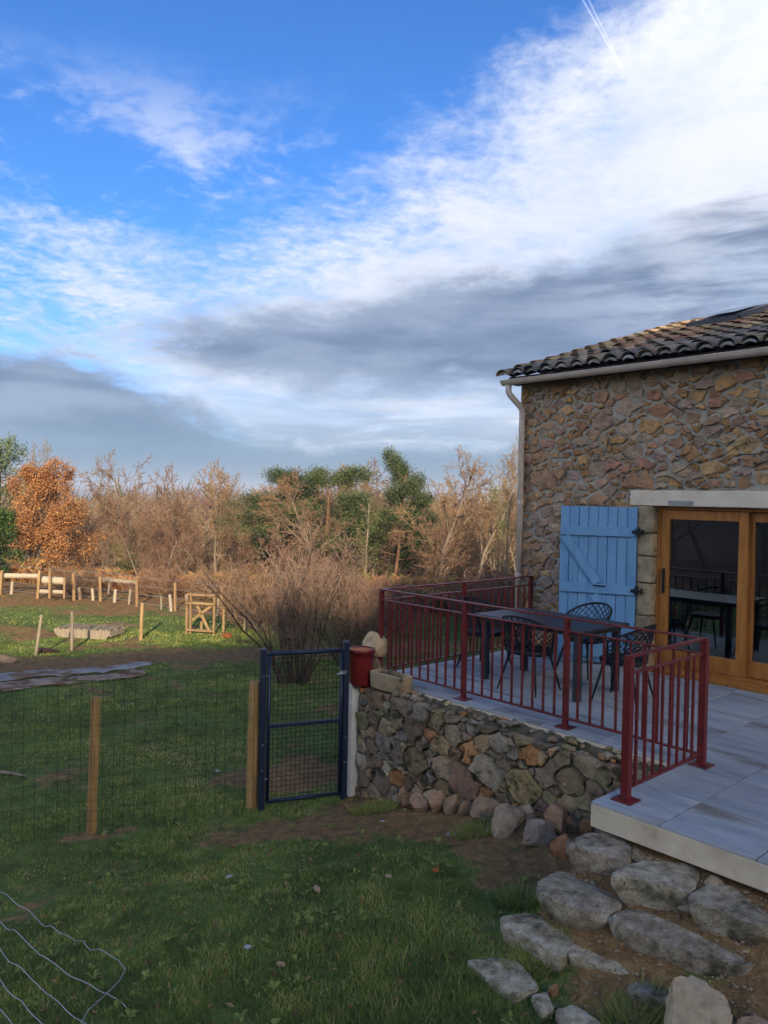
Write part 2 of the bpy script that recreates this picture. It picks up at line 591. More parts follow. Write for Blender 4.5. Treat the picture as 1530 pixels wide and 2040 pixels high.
M['trough'] = mat('sandstone_trough', [(0.3, lin(150, 128, 96)), (0.7, lin(190, 166, 130))], 8, .92, .7, 36, stain=(6, lin(84, 76, 54), .52, .72))
M['soil'] = mat('garden_soil', [(0.3, lin(50, 36, 26)), (0.7, lin(98, 74, 54))], 14, .95, 1.0, 30, bdist=.03)
M['tarp'] = mat('grey_ground_sheet', [(0.3, lin(136, 132, 132)), (0.7, lin(182, 176, 168))], 4, .95, 1.0, 14, spec=.1, stain=(2.2, lin(134, 106, 82), .46, .60), bdist=.05)
M['tarp2'] = mat('muddy_ground_sheet', [(0.3, lin(146, 122, 104)), (0.7, lin(184, 162, 142))], 4, .95, 1.0, 14, spec=.1, stain=(3, lin(118, 90, 66), .46, .62), bdist=.05)
M['pale_post'] = mat('weathered_tan_post', [(0.25, lin(126, 100, 68)), (0.75, lin(168, 138, 98))], 7, .88, .5, 40, stretch=(3, 3, .3), rnd=.15)
M['bark'] = mat('pale_bark', [(0.25, lin(96, 82, 68)), (0.75, lin(150, 134, 114))], 5, .92, .5, 20, stretch=(3, 3, .6), rnd=.14)
M['twig'] = mat('brown_twigs', flat2(lin(138, 110, 82), .70), 3, .9, rnd=.16)
M['twig_red'] = mat('reddish_twigs', flat2(lin(134, 100, 78), .70), 3, .9, rnd=.14)
M['twig_pale'] = mat('pale_twigs', flat2(lin(146, 124, 94), .70), 3, .9, rnd=.12)
M['twig_dark'] = mat('dark_shrub_twigs', flat2(lin(136, 112, 96), .7), 3, .9, rnd=.1)
M['bark_dark'] = mat('dark_bark', [(0.25, lin(60, 50, 42)), (0.75, lin(104, 88, 72))], 6, .92, .5, 20, stretch=(3, 3, .6), rnd=.12)
M['pine_bark'] = mat('orange_pine_bark', [(0.25, lin(84, 64, 50)), (0.75, lin(132, 100, 76))], 6, .92, .5, 20, stretch=(3, 3, .6))
M['soft_white'] = mat('house_render', [(0.3, lin(178, 166, 146)), (0.7, lin(196, 184, 164))], 3, .93, .3, 30)
M['litter'] = mat('pale_litter', flat2(lin(206, 210, 216)), 6, .6, objcol=True)
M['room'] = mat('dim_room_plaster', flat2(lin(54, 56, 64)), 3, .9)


def leafmat(name, stops, scale=2.0, rough=.75, trans=0.25, rnd=.08):
    m_ = bpy.data.materials.new(name)
    m_.use_nodes = True
    q = NT(m_.node_tree)
    b = q.n['Principled BSDF']
    at = q.new('ShaderNodeAttribute', attribute_name='v')
    oi = q.new('ShaderNodeObjectInfo')
    col = q.ramp(at.outputs['Fac'], stops)
    hsv = q.new('ShaderNodeHueSaturation')
    q.put(hsv.inputs['Color'], col)
    q.put(hsv.inputs['Value'], q.m('ADD', 1.0-rnd, q.m('MULTIPLY', oi.outputs['Random'], 2*rnd)))
    q.put(b.inputs['Base Color'], hsv.outputs[0])
    b.inputs['Roughness'].default_value = rough
    b.inputs['Specular IOR Level'].default_value = .25
    tr = q.new('ShaderNodeBsdfTranslucent')
    q.l.new(hsv.outputs[0], tr.inputs[0])
    ms = q.new('ShaderNodeMixShader')
    ms.inputs[0].default_value = trans
    q.l.new(b.outputs[0], ms.inputs[1])
    q.l.new(tr.outputs[0], ms.inputs[2])
    q.l.new(ms.outputs[0], q.n['Material Output'].inputs[0])
    return m_


M['oak_leaf'] = leafmat('dry_oak_leaves', [(0, lin(132, 88, 54)), (.5, lin(186, 128, 78)), (1, lin(222, 172, 118))])
M['pine_leaf'] = leafmat('pine_needles', [(0, lin(38, 48, 34)), (.5, lin(78, 92, 58)), (1, lin(134, 142, 92))])
M['ivy_leaf'] = leafmat('ivy_leaves', [(0, lin(58, 68, 38)), (.5, lin(104, 114, 62)), (1, lin(156, 156, 94))])
M['cedar_leaf'] = leafmat('blue_green_cedar', [(0, lin(60, 76, 58)), (.5, lin(104, 122, 88)), (1, lin(150, 160, 120))])
M['laurel_leaf'] = leafmat('laurel_leaves', [(0, lin(36, 56, 30)), (.5, lin(70, 96, 48)), (1, lin(120, 142, 76))], rough=.5)
M['grass'] = leafmat('grass_blades', [(0, lin(92, 104, 58)), (.3, lin(116, 134, 64)), (.6, lin(150, 156, 80)), (.8, lin(178, 166, 102)), (1, lin(212, 194, 138))], trans=.3, rnd=0)
M['brush'] = leafmat('dry_brush', [(0, lin(98, 68, 44)), (.45, lin(150, 104, 66)), (.8, lin(168, 134, 92)), (1, lin(112, 116, 58))], trans=.2)
M['farwood'] = leafmat('far_twigs', [(0, lin(90, 72, 60)), (.6, lin(128, 102, 82)), (.9, lin(140, 116, 94)), (1, lin(84, 90, 58))], trans=.1)


def glass_mat():
    m_ = bpy.data.materials.new('door_glass')
    m_.use_nodes = True
    q = NT(m_.node_tree)
    q.n.remove(q.n['Principled BSDF'])
    gl = q.new('ShaderNodeBsdfGlossy')
    gl.inputs['Roughness'].default_value = 0.01
    gl.inputs['Color'].default_value = (.95, .97, 1, 1)
    tr = q.new('ShaderNodeBsdfTransparent')
    tr.inputs[0].default_value = (.72, .80, .82, 1)
    fr = q.new('ShaderNodeFresnel')
    fr.inputs['IOR'].default_value = 2.1
    ms = q.new('ShaderNodeMixShader')
    q.l.new(fr.outputs[0], ms.inputs[0])
    q.l.new(tr.outputs[0], ms.inputs[1])
    q.l.new(gl.outputs[0], ms.inputs[2])
    q.l.new(ms.outputs[0], q.n['Material Output'].inputs[0])
    return m_


M['glass'] = glass_mat()


def ground_mat():
    m_ = bpy.data.materials.new('ground_turf_and_soil')
    m_.use_nodes = True
    q = NT(m_.node_tree)
    b = q.n['Principled BSDF']
    geo = q.new('ShaderNodeNewGeometry')
    pos = geo.outputs['Position']
    so = q.new('ShaderNodeAttribute', attribute_name='soil')
    wd = q.new('ShaderNodeAttribute', attribute_name='wood')
    n1 = q.noise(pos, 1.3, 6, .6)
    n2 = q.noise(pos, 9, 6, .65)
    n3 = q.noise(pos, 45, 5, .6)
    g1 = q.ramp(q.m('ADD', q.m('MULTIPLY', n1, .5), q.m('MULTIPLY', n2, .5)), [(.32, lin(74, 74, 44)), (.48, lin(92, 106, 52)), (.60, lin(110, 128, 62)), (.72, lin(150, 132, 84))])
    s1 = q.ramp(q.m('ADD', q.m('MULTIPLY', n2, .6), q.m('MULTIPLY', n3, .4)), [(.3, lin(86, 66, 46)), (.5, lin(132, 102, 66)), (.7, lin(170, 138, 90))])
    f_ = q.sst(q.m('ADD', so.outputs['Fac'], q.m('MULTIPLY', q.m('SUBTRACT', n2, .5), .9)), .38, .62)
    col = q.mix(f_, g1, s1)
    w1 = q.ramp(n2, [(.3, lin(74, 58, 46)), (.7, lin(128, 100, 76))])
    col = q.mix(wd.outputs['Fac'], col, w1)
    q.put(b.inputs['Base Color'], col)
    b.inputs['Roughness'].default_value = .95
    b.inputs['Specular IOR Level'].default_value = .15
    bn = q.new('ShaderNodeBump')
    bn.inputs['Strength'].default_value = .9
    bn.inputs['Distance'].default_value = .035
    q.l.new(q.m('ADD', q.m('MULTIPLY', n3, .5), n2), bn.inputs['Height'])
    q.l.new(bn.outputs[0], b.inputs['Normal'])
    return m_


M['ground'] = ground_mat()


# ------------------------------------------------------------------ ground
def soil_mask(x, y):
    x = np.asarray(x, float)
    y = np.asarray(y, float)
    a, b = ab(x, y)
    n = fbm(x*1.1+5, y*1.1, 4)
    n2 = fbm(x*0.35+50, y*0.5+3, 4)
    m_ = 1.25*np.exp(-(((x+0.75)/1.05)**2+((y-7.45)/.55)**2))                         # trodden earth before the gate
    m_ = np.maximum(m_, .95*np.exp(-(((x+1.0)/.8)**2+((y-9.1)/.6)**2)))
    m_ = np.maximum(m_, .95*np.exp(-(((x+2.77)/.36)**2+((y-7.4)/.25)**2)))
    m_ = np.maximum(m_, .80*ss(a, -1.55, -.75)*ss(b, -.3, .3)*ss(a, .2, -.2)*ss(b, 3.9, 3.3))
    m_ = np.maximum(m_, .52*ss(a, -2.5, -1.9)*ss(b, 3.1, 3.5)*ss(b, 8, 6))
    m_ = np.maximum(m_, .75*ss(a, -2.0, -1.2)*ss(b, 1.9, 2.9)*ss(a, .2, -.2))
    edge = 15.3+0.30*(x+5)
    m_ = np.maximum(m_, .72*np.exp(-((y-edge)/.85)**2)*ss(x, 3, 0)*ss(x, -14, -9)*(.45+1.1*n2))
    m_ = np.maximum(m_, .80*ss(y, 19.2, 21.5)*ss(y, 30, 26)*(.30+.95*n2)*ss(x, 0, -4))
    m_ = np.maximum(m_, .80*ss(y, 16.5, 17.2)*ss(y, 19, 18)*ss(x, -6.3, -7.8)*(.15+.9*n2))
    m_ = m_ + .09 + 1.25*(n-.50) + .95*(fbm(x*3.7+11, y*3.7, 3)-.5)
    return np.clip(m_, 0, 1)


def axis(segs):
    out = []
    for lo, hi, st in segs:
        n = max(1, int(round((hi-lo)/st)))
        out += list(lo+(hi-lo)*np.arange(n)/n)
    out.append(segs[-1][1])
    return np.array(out)


gx = axis([(-4000, -400, 400), (-400, -80, 40), (-80, -20, 4), (-20, -8, .6), (-8, 5, .11), (5, 14, .4), (14, 80, 4), (80, 400, 40), (400, 4000, 400)])
gy = axis([(-200, -72, 8), (-72, -48, .8), (-48, -4, 4), (-4, 2.5, .6), (2.5, 18, .11), (18, 28, .25), (28, 90, 2), (90, 400, 20), (400, 4200, 190)])
GX, GY = np.meshgrid(gx, gy)
GZ = ground_z(GX, GY)
ny, nx = GX.shape
V = np.stack([GX.ravel(), GY.ravel(), GZ.ravel()], 1)
idx = np.arange(nx*ny).reshape(ny, nx)
Q = np.stack([idx[:-1, :-1].ravel(), idx[:-1, 1:].ravel(), idx[1:, 1:].ravel(), idx[1:, :-1].ravel()], 1)
me = np_mesh('ground', V, Q, True)
fattr(me, 'soil', soil_mask(V[:, 0], V[:, 1]))
fattr(me, 'wood', np.maximum(np.maximum(ss(V[:, 1], 24.5, 29), ss(-V[:, 0], 14, 19)), ss(-V[:, 1], 10, 16)))
ground = tag(obj('ground', me, M['ground']), 'rough lawn and brown earth falling away to the woods', None, None, 'structure')

# ------------------------------------------------------------------ terrace slab and paving
ORI = (0, 0, 0)


def in_frame(o, a=0.0, b=0.0, z=0.0):
    o.location = TF(a, b, z)
    o.rotation_euler = (0, 0, ANG)
    return o


mb = MB()          # local coordinates are (b, a, z)
mb.prism([(-.16, -.15), (3.60, -.15), (3.60, -1.335), (10.5, -1.335), (10.5, 2.80), (-.16, 2.80)], -.175, -.022)
terrace = in_frame(mb.build('terrace', M['slab'], bevel=.006))
tag(terrace, 'pale concrete terrace slab paved with grey tiles', None, None, 'structure')
mb = MB()
mb.prism([(-.08, -.12), (3.66, -.12), (3.66, -1.25), (10.4, -1.25), (10.4, 2.78), (-.08, 2.78)], -1.7, -.176)
mb.build('terrace_base', M['backing'], terrace)
mb = MB()
mb.prism([(-.155, -.145), (3.605, -.145), (3.605, -1.325), (10.4, -1.325), (10.4, 2.79), (-.155, 2.79)], -.0215, -.0175)
mb.build('tile_bed', M['grout'], terrace)
b_edges = [4.10+.6*k for k in range(-8, 11)]
a_edges = [-1.335, -.76, -.15, .44, 1.04, 1.64, 2.24, 2.80]
tile_cache = {}
for i in range(len(b_edges)-1):
    for j in range(len(a_edges)-1):
        b0, b1, a0, a1 = b_edges[i], b_edges[i+1], a_edges[j], a_edges[j+1]
        if a1 <= -.14:
            b0 = max(b0, 3.60)
            if b1-b0 < .02:
                continue
        b0 = max(b0, -.165)
        if b1 < -.1:
            continue
        if b1-b0 > .59 and b1 > 3.6 and b0 < 3.6:
            pass
        w, h = round(b1-b0-.009, 4), round(a1-a0-.009, 4)
        key = (w, h)
        if key not in tile_cache:
            q = MB()
            e = .003
            V8 = [(-w/2, -h/2, -.02), (w/2, -h/2, -.02), (w/2, h/2, -.02), (-w/2, h/2, -.02),
                  (-w/2, -h/2, -e), (w/2, -h/2, -e), (w/2, h/2, -e), (-w/2, h/2, -e),
                  (-w/2+e, -h/2+e, 0), (w/2-e, -h/2+e, 0), (w/2-e, h/2-e, 0), (-w/2+e, h/2-e, 0)]
            q.add(V8, [(8, 9, 10, 11)]+[(k+s_, (k+1) % 4+s_, (k+1) % 4+s_+4, k+s_+4) for s_ in (0, 4) for k in range(4)])
            tile_cache[key] = q.mesh('paving_tile')
        obj('paving_tile', tile_cache[key], M['paver'], terrace, loc=((b0+b1)/2, (a0+a1)/2, random.uniform(-.0015, .0015)), rot=(random.uniform(-.002, .002), random.uniform(-.002, .002), 0))


# ------------------------------------------------------------------ irregular masonry
def pack(x0, x1, y0, y1, sizes, rg, aspect=1.5, tight=.82):
    pts = []
    for r_, cnt in sizes:
        got = 0
        for _ in range(cnt*40):
            if got >= cnt:
                break
            x = rg.uniform(x0, x1)/aspect
            y = rg.uniform(y0, y1)
            rr = r_*rg.uniform(.85, 1.18)
            if pts:
                P = np.array(pts)
                if np.any(np.hypot(P[:, 0]-x, P[:, 1]-y) < (P[:, 2]+rr)*tight):
                    continue
            pts.append((x, y, rr))
            got += 1
    P = np.array(pts)
    cells = []
    for i in range(len(P)):
        px, py, pr = P[i]
        poly = [(x0/aspect, y0), (x1/aspect, y0), (x1/aspect, y1), (x0/aspect, y1)]
        lim = max(pr*2.4, .0)
        poly = [(px+lim*math.cos(k*math.pi/5), py+lim*math.sin(k*math.pi/5)) for k in range(10)]
        for (nx_, ny_, c_) in ((1, 0, x1/aspect), (-1, 0, -x0/aspect), (0, 1, y1), (0, -1, -y0)):
            poly = clip(poly, nx_, ny_, c_)
        d = np.hypot(P[:, 0]-px, P[:, 1]-py)
        for j in np.argsort(d)[1:26]:
            qx, qy, qr = P[j]
            nx_, ny_ = qx-px, qy-py
            L2 = nx_*nx_+ny_*ny_
            k = .5*(L2+pr*pr-qr*qr)/L2
            poly = clip(poly, nx_, ny_, nx_*(px+k*nx_)+ny_*(py+k*ny_))
            if len(poly) < 3:
                break
        if len(poly) >= 3:
            cells.append([(x*aspect, y) for x, y in poly])
    return cells


def clip(poly, nx_, ny_, c_):
    out = []
    n = len(poly)
    for i in range(n):
        p, q = poly[i], poly[(i+1) % n]
        dp = nx_*p[0]+ny_*p[1]-c_
        dq = nx_*q[0]+ny_*q[1]-c_
        if dp <= 0:
            out.append(p)
        if (dp < 0 < dq) or (dq < 0 < dp):
            s_ = dp/(dp-dq)
            out.append((p[0]+(q[0]-p[0])*s_, p[1]+(q[1]-p[1])*s_))
    return out


def area_c(poly):
    P = np.array(poly)
    x, y = P[:, 0], P[:, 1]
    x2, y2 = np.roll(x, -1), np.roll(y, -1)
    cr = x*y2-x2*y
    A_ = cr.sum()/2
    if abs(A_) < 1e-7:
        return 0, P.mean(0)
    return A_, np.array([((x+x2)*cr).sum(), ((y+y2)*cr).sum()])/(6*A_)


def stone_mesh(poly, gap, depth, rg, rough=.02, n=11, flat=False):
    """a rough faced stone; outline in (s, t), face towards -y; returns mesh verts relative to its centre"""
    A_, c = area_c(poly)
    P = np.array(poly)-c
    # keep the corners, add jittered points along the longer edges
    seg = np.hypot(*(np.roll(P, -1, 0)-P).T)
    per = seg.sum()
    O = []
    for k in range(len(P)):
        if seg[k-1] > .035*per or not O:
            O.append(P[k])
        if seg[k] > .11*per:
            f_ = rg.uniform(.35, .65)
            O.append(P[k]*(1-f_)+np.roll(P, -1, 0)[k]*f_)
    O = np.array(O)
    n = len(O)
    rad = np.hypot(O[:, 0], O[:, 1])+1e-6
    O = O*np.clip(1-gap*rg.uniform(.6, 1.5, n)/rad, .35, 1)[:, None]
    size = math.sqrt(abs(A_))
    O += rg.normal(0, rough*size, O.shape)
    tilt = rg.normal(0, .10, 2)
    V = []
    for sc_, dp in (((1.04, .0), (1.01, .75), (.95, 1.0), (.5, 1.06)) if flat else ((1.04, .0), (1.0, .62), (.90, .95), (.50, 1.04))):
        for k in range(n):
            p = O[k]*sc_
            dd = depth*dp + (depth*rg.uniform(-.16, .16)+p@tilt if dp > .6 else 0)
            V.append((p[0]+rg.normal(0, rough*size*.6), -max(dd, 0)+(.05 if dp == 0 else 0), p[1]+rg.normal(0, rough*size*.6)))
    V.append((0, -depth*rg.uniform(.9, 1.15), 0))
    Fs = []
    for L in range(3):
        for k in range(n):
            k2 = (k+1) % n
            Fs.append((L*n+k, L*n+k2, (L+1)*n+k2, (L+1)*n+k))
    Fs += [(3*n+k, 3*n+(k+1) % n, 4*n) for k in range(n)]
    return c, V, Fs


def rcol(pal, rg):
    c = pal[rg.integers(len(pal))]
    k = rg.uniform(.78, 1.15)
    return (c[0]*k, c[1]*k*rg.uniform(.96, 1.04), c[2]*k*rg.uniform(.9, 1.08), 1)


HOUSE_PAL = [lin(214, 169, 118), lin(203, 160, 115), lin(196, 156, 121), lin(191, 155, 124), lin(214, 175, 129), lin(188, 149, 125), lin(188, 160, 138), lin(201, 172, 143), lin(194, 147, 117), lin(184, 159, 139), lin(174, 147, 131)]

# ------------------------------------------------------------------ the stone house
WALL = 2.80
HO = (-.28, WALL, 0)            # base of the house in (b, a, z)
house = thing('stone_house', 'rubble stone farmhouse with clay tile roof and blue shutter', 'house', TF(WALL, -.28, 0), ANG)
mb = MB(HO)
mb.box(-.28, 1.60, WALL, WALL+.5, -1.4, 3.74)
mb.box(1.60, 4.15, WALL, WALL+.5, 2.01, 3.74)
mb.box(4.15, 9.5, WALL, WALL+.5, -1.4, 3.74)
# gable and back walls
ROOF0, RSL = 3.80, .30                     # height at eave line a = 2.60 and slope


def roofz(a):
    return ROOF0+RSL*(a-2.60)


RIDGE = 7.35
g = [(WALL+.5, -2.2), (11.6, -2.2), (11.6, roofz(2*RIDGE-11.6)-.12), (RIDGE, roofz(RIDGE)-.12), (WALL+.5, roofz(WALL+.5)-.12)]
mb.add([(b_, a_, z_) for b_ in (-.28, .15) for a_, z_ in g], [(0, 1, 2, 3, 4), (9, 8, 7, 6, 5)]+[(k, (k+1) % 5, (k+1) % 5+5, k+5) for k in range(5)])
mb.add([(b_, a_, z_) for b_ in (9.1, 9.5) for a_, z_ in g], [(0, 1, 2, 3, 4), (9, 8, 7, 6, 5)]+[(k, (k+1) % 5, (k+1) % 5+5, k+5) for k in range(5)])
mb.box(.15, 9.1, 11.2, 11.6, -2.2, roofz(2*RIDGE-11.6)-.14)
hw = mb.build('wall', M['mortar'], house)
hw['label'] = 'grey lime mortar wall between the stones'
rg = np.random.default_rng(21)
cells = pack(-.28, 4.6, 0.0, 3.66, [(.13, 20), (.092, 110), (.066, 300), (.042, 520)], rg, 1.5, .78)
items = []
for c in cells:
    A_, ct = area_c(c)
    if ct[0] > 1.50 and ct[1] < 2.20:
        continue
    if ct[0] <= 1.50 and ct[1] < 2.22:
        c = clip(c, 1, 0, 1.555 if ct[1] < 1.98 else 1.47)
    elif ct[0] > 1.47:
        c = clip(c, 0, -1, -2.205)
    if len(c) < 3:
        continue
    A_, ct = area_c(c)
    if abs(A_) < .0012:
        continue
    items.append((abs(A_), ct, c))
vis = sorted([i for i in items if i[1][0] < 3.45], key=lambda i: -i[0])
rest = vis[298:]+[i for i in items if i[1][0] >= 3.45]
for A_, ct, c in vis[:298]:
    ct, Vs, Fs = stone_mesh(c, rg.uniform(.012, .034), rg.uniform(.014, .048), rg, .065)
    m_ = MB()
    m_.add(Vs, Fs)
    obj('stone', m_.mesh('stone'), M['stone'], hw, loc=(ct[0]-HO[0], .002, ct[1]), color=rcol(HOUSE_PAL, rg))
m_ = MB(HO)
for A_, ct, c in rest:
    ct, Vs, Fs = stone_mesh(c, rg.uniform(.010, .024), rg.uniform(.010, .03), rg, .06)
    m_.add([(p[0]+ct[0], p[1]+WALL+.002, p[2]+ct[1]) for p in Vs], Fs)
o = m_.build('small_stones', M['stone'], hw, color=lin(176, 134, 90))
o['kind'] = 'stuff'
# dressed jamb stones left of the door
z = 0.0
for k, hgt in enumerate((.36, .30, .40, .33, .28, .34)):
    q = MB(HO)
    q.box(1.575+random.uniform(-.015, .02), 1.775, WALL-.035, WALL+.16, z+.006, min(z+hgt-.006, 2.005))
    q.build('jamb_stone', M['dressed'], hw, bevel=.018)
    z += hgt
# lintel
q = MB(HO)
q.box(1.465, 4.35, WALL-.03, WALL+.3, 2.008, 2.195)
lt = q.build('lintel', M['lintel'], house, bevel=.012)
q = MB(HO)
q.prism([(1.97, WALL-.034), (2.28, WALL-.034), (2.28, WALL-.028), (1.97, WALL-.028)], 2.02, 2.075)
q.build('patch', M['plug'], lt)
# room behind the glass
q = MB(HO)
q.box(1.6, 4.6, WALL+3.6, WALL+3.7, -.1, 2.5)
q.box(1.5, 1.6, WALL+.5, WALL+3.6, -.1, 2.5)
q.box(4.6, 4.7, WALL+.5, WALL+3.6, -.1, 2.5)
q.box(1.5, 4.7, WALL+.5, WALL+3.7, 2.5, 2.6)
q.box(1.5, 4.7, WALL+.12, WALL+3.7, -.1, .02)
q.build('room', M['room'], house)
# sliding door
door = MB(HO)
door.box(1.775, 4.15, WALL+.10, WALL+.26, .045, .085)
door.box(1.775, 1.815, WALL+.10, WALL+.26, .085, 2.0)
door.box(1.815, 4.15, WALL+.10, WALL+.26, 1.965, 2.0)
dr = door.build('sliding_door', M['oak'], house, bevel=.004)


def sash(b0, b1, a0, name='sash'):
    s_ = MB(HO)
    s_.box(b0, b0+.105, a0, a0+.06, .09, 1.96)
    s_.box(b1-.105, b1, a0, a0+.06, .09, 1.96)
    s_.box(b0+.105, b1-.105, a0+.001, a0+.059, 1.85, 1.96)
    s_.box(b0+.105, b1-.105, a0+.001, a0+.059, .09, .275)
    s_.build(name, M['oak'], dr, bevel=.005)
    p = MB(HO)
    p.box(b0+.10, b1-.10, a0+.025, a0+.031, .27, 1.855)
    p.build('pane', M['glass'], dr)


sash(1.82, 2.86, WALL+.105)
sash(2.80, 3.78, WALL+.18)
sash(3.70, 4.14, WALL+.105)
q = MB(HO)
q.box(1.86, 1.885, WALL+.075, WALL+.105, .95, 1.25)
q.build('handle', M['iron'], dr, bevel=.004)
q = MB(HO)
q.box(1.72, 4.2, WALL-.10, WALL+.10, .003, .048)
q.build('threshold', M['oak'], dr, bevel=.004)
# eave timber closing, gutter and downpipe
q = MB(HO)
q.box(-.36, 9.5, WALL-.18, WALL+.02, 3.66, 3.76)
q.build('eave_board', M['roofdark'], house)
gut = MB(HO)
gr, gc, gzv = .065, 2.54, 3.70
n = 10
prof = [(gc+gr*math.cos(math.pi+math.pi*k/n), gzv+gr*math.sin(math.pi+math.pi*k/n)) for k in range(n+1)]
prof2 = [(gc+(gr-.004)*math.cos(math.pi+math.pi*k/n), gzv+(gr-.004)*math.sin(math.pi+math.pi*k/n)) for k in range(n, -1, -1)]
allp = prof+prof2
gut.add([(b_, p[0], p[1]) for b_ in (-.40, 9.5) for p in allp], [(i, (i+1) % len(allp), len(allp)+(i+1) % len(allp), len(allp)+i) for i in range(len(allp))])
gut.add([(-.402, p[0], p[1]) for p in prof], [tuple(range(len(prof)))])
gut.tube([(-.40, gc-gr, gzv), (9.5, gc-gr, gzv)], .008, 6)
go = gut.build('gutter', M['pvc'], house, smooth=False)
for bb in (-.30, .10, .42, .80, 1.38, 2.0, 2.62, 3.25, 3.9):
    k_ = MB(HO)
    w_ = .022
    pr = [(gc+(gr+.006)*math.cos(math.pi*.95+math.pi*1.05*k/8), gzv+(gr+.006)*math.sin(math.pi*.95+math.pi*1.05*k/8)) for k in range(9)]
    k_.add([(b_, p[0], p[1]) for b_ in (bb-w_/2, bb+w_/2) for p in pr], [(i, i+1, 9+i+1, 9+i) for i in range(8)])
    k_.build('bracket', M['pvc'], go)
dp = MB(HO)
dp.tube([(-.30, gc, 3.64), (-.30, gc, 3.55), (-.285, gc+.02, 3.50), (-.20, 2.66, 3.36), (-.185, 2.70, 3.31), (-.185, 2.71, 3.25), (-.185, 2.71, 0.0)], .042, 14)
dpo = dp.build('downpipe', M['pvc'], house, smooth=True)
for zc in (3.04, 2.02, 1.0):
    q = MB(HO)
    q.tube([(-.185, 2.71, zc-.03), (-.185, 2.71, zc+.03)], .047, 14)
    q.build('pipe_collar', M['pvc'], dpo)

# roof
roof = MB(HO)
mcols, col_w = 44, .24
nb = mcols*6
bs = np.linspace(-.40, -.40+mcols*col_w, nb+1)
for a_ in (2.60, RIDGE):
    roof.v += [(b_, a_, roofz(a_)-.02-.028*math.cos(2*math.pi*(b_+.40-.12)/col_w)) for b_ in bs]
roof.f += [(i, i+1, nb+1+i+1, nb+1+i) for i in range(nb)]
k0 = len(roof.v)
roof.add([(b_, a_, roofz(a_)-.12) for a_ in (2.64, RIDGE) for b_ in (-.34, 9.6)], [(0, 2, 3, 1)])
roof.add([(b_, a_, roofz(2*RIDGE-a_)+.03) for a_ in (RIDGE, 12.1) for b_ in (-.42, 9.6)], [(0, 2, 3, 1)])
ro = roof.build('roof', M['roofdark'], house, smooth=False)
# one cover tile: tapered half barrel with thickness, wide end at the eave side (y = 0)
TL = .47


def barrel(r0, r1, L, th=.013, n=7):
    Vs = []
    for y_, rr in ((0, r0), (L, r1)):
        for rad in (rr, rr-th):
            Vs += [(rad*math.cos(math.pi*k/n), y_, rad*.82*math.sin(math.pi*k/n)) for k in range(n+1)]
    m1 = n+1
    Fs = []
    for k in range(n):
        Fs.append((k, k+1, 2*m1+k+1, 2*m1+k))
        Fs.append((m1+k+1, m1+k, 3*m1+k, 3*m1+k+1))
        Fs.append((k+1, k, m1+k, m1+k+1))
        Fs.append((2*m1+k, 2*m1+k+1, 3*m1+k+1, 3*m1+k))
    return Vs, Fs


tv = []
for k in range(3):
    q = MB()
    q.add(*barrel(.104+.003*k, .086, TL))
    tv.append(q.mesh('tile'))
    tv[-1].polygons.foreach_set('use_smooth', [True]*len(tv[-1].polygons))
plug = MB()
plug.add([(.088*math.cos(math.pi*k/8), 0, .070*math.sin(math.pi*k/8)-.01) for k in range(9)]+[(.075*math.cos(math.pi*k/8), -.018, .056*math.sin(math.pi*k/8)-.008) for k in range(9)]+[(0, -.026, .02)],
         [(k, k+1, 9+k+1, 9+k) for k in range(8)]+[(9+k, 9+k+1, 18) for k in range(8)])
plugm = plug.mesh('mortar_plug')
TILE_LOW = [lin(128, 122, 118), lin(142, 132, 124), lin(116, 112, 112), lin(152, 138, 122), lin(134, 126, 112)]
TILE_HI = [lin(166, 134, 106), lin(172, 144, 116), lin(160, 122, 98), lin(166, 146, 112), lin(150, 134, 106), lin(148, 112, 90), lin(176, 152, 124)]
rt = np.random.default_rng(8)
slope_ang = math.atan(RSL)
cand = []
SKY_B = (.62, 1.40)
SKY_A = (5.9, 7.1)
for row in range(14):
    a_ = 2.52+row*.355
    for col in range(0, 34):
        b_ = -.40+col*col_w
        if SKY_B[0]-.08 < b_ < SKY_B[1]+.08 and SKY_A[0]-.35 < a_ < SKY_A[1]:
            continue
        cand.append((row, col, a_, b_))
# those that can be told apart from the garden side come first
def seen(c):
    row, col, a_, b_ = c
    return b_ < 3.6-(a_-2.5)*.33+1.2 and b_ < 4.6
ind = sorted([c for c in cand if seen(c)], key=lambda c: c[0]+.3*c[1])
mass = [c for c in cand if not seen(c)]+ind[298:]
for row, col, a_, b_ in ind[:298]:
    pal = TILE_LOW if (row + rt.normal(0, .9) + max(0, -.22*(col-6))) < 2.4 + .12*col else TILE_HI
    o = obj('roof_tile', tv[rt.integers(3)], M['tile'], ro, loc=(b_-HO[0]+rt.normal(0, .006), a_-HO[1]+rt.normal(0, .012), roofz(a_)+.012+rt.normal(0, .004)),
            rot=(slope_ang-.035+rt.normal(0, .01), rt.normal(0, .03), rt.normal(0, .022)), color=rcol(pal, rt))
    if row == 0:
        obj('mortar_plug', plugm, M['plug'], ro, loc=(b_-HO[0], a_-HO[1]+.035, roofz(a_)+.012), rot=(rt.normal(0, .05), 0, 0), scale=(rt.uniform(.9, 1.02), 1, rt.uniform(.85, 1.0)))
q = MB(HO)
bv, bf = barrel(.104, .086, TL, n=5)
for row, col, a_, b_ in mass:
    z_ = roofz(a_)+.012
    ca, sa = math.cos(slope_ang-.035), math.sin(slope_ang-.035)
    jx = rt.normal(0, .006)
    q.add([(p[0]+b_+jx, a_+p[1]*ca-p[2]*sa, z_+p[1]*sa+p[2]*ca) for p in bv], bf)
o = q.build('far_tiles', M['tile'], ro, smooth=True, color=lin(190, 142, 100))
o['kind'] = 'stuff'
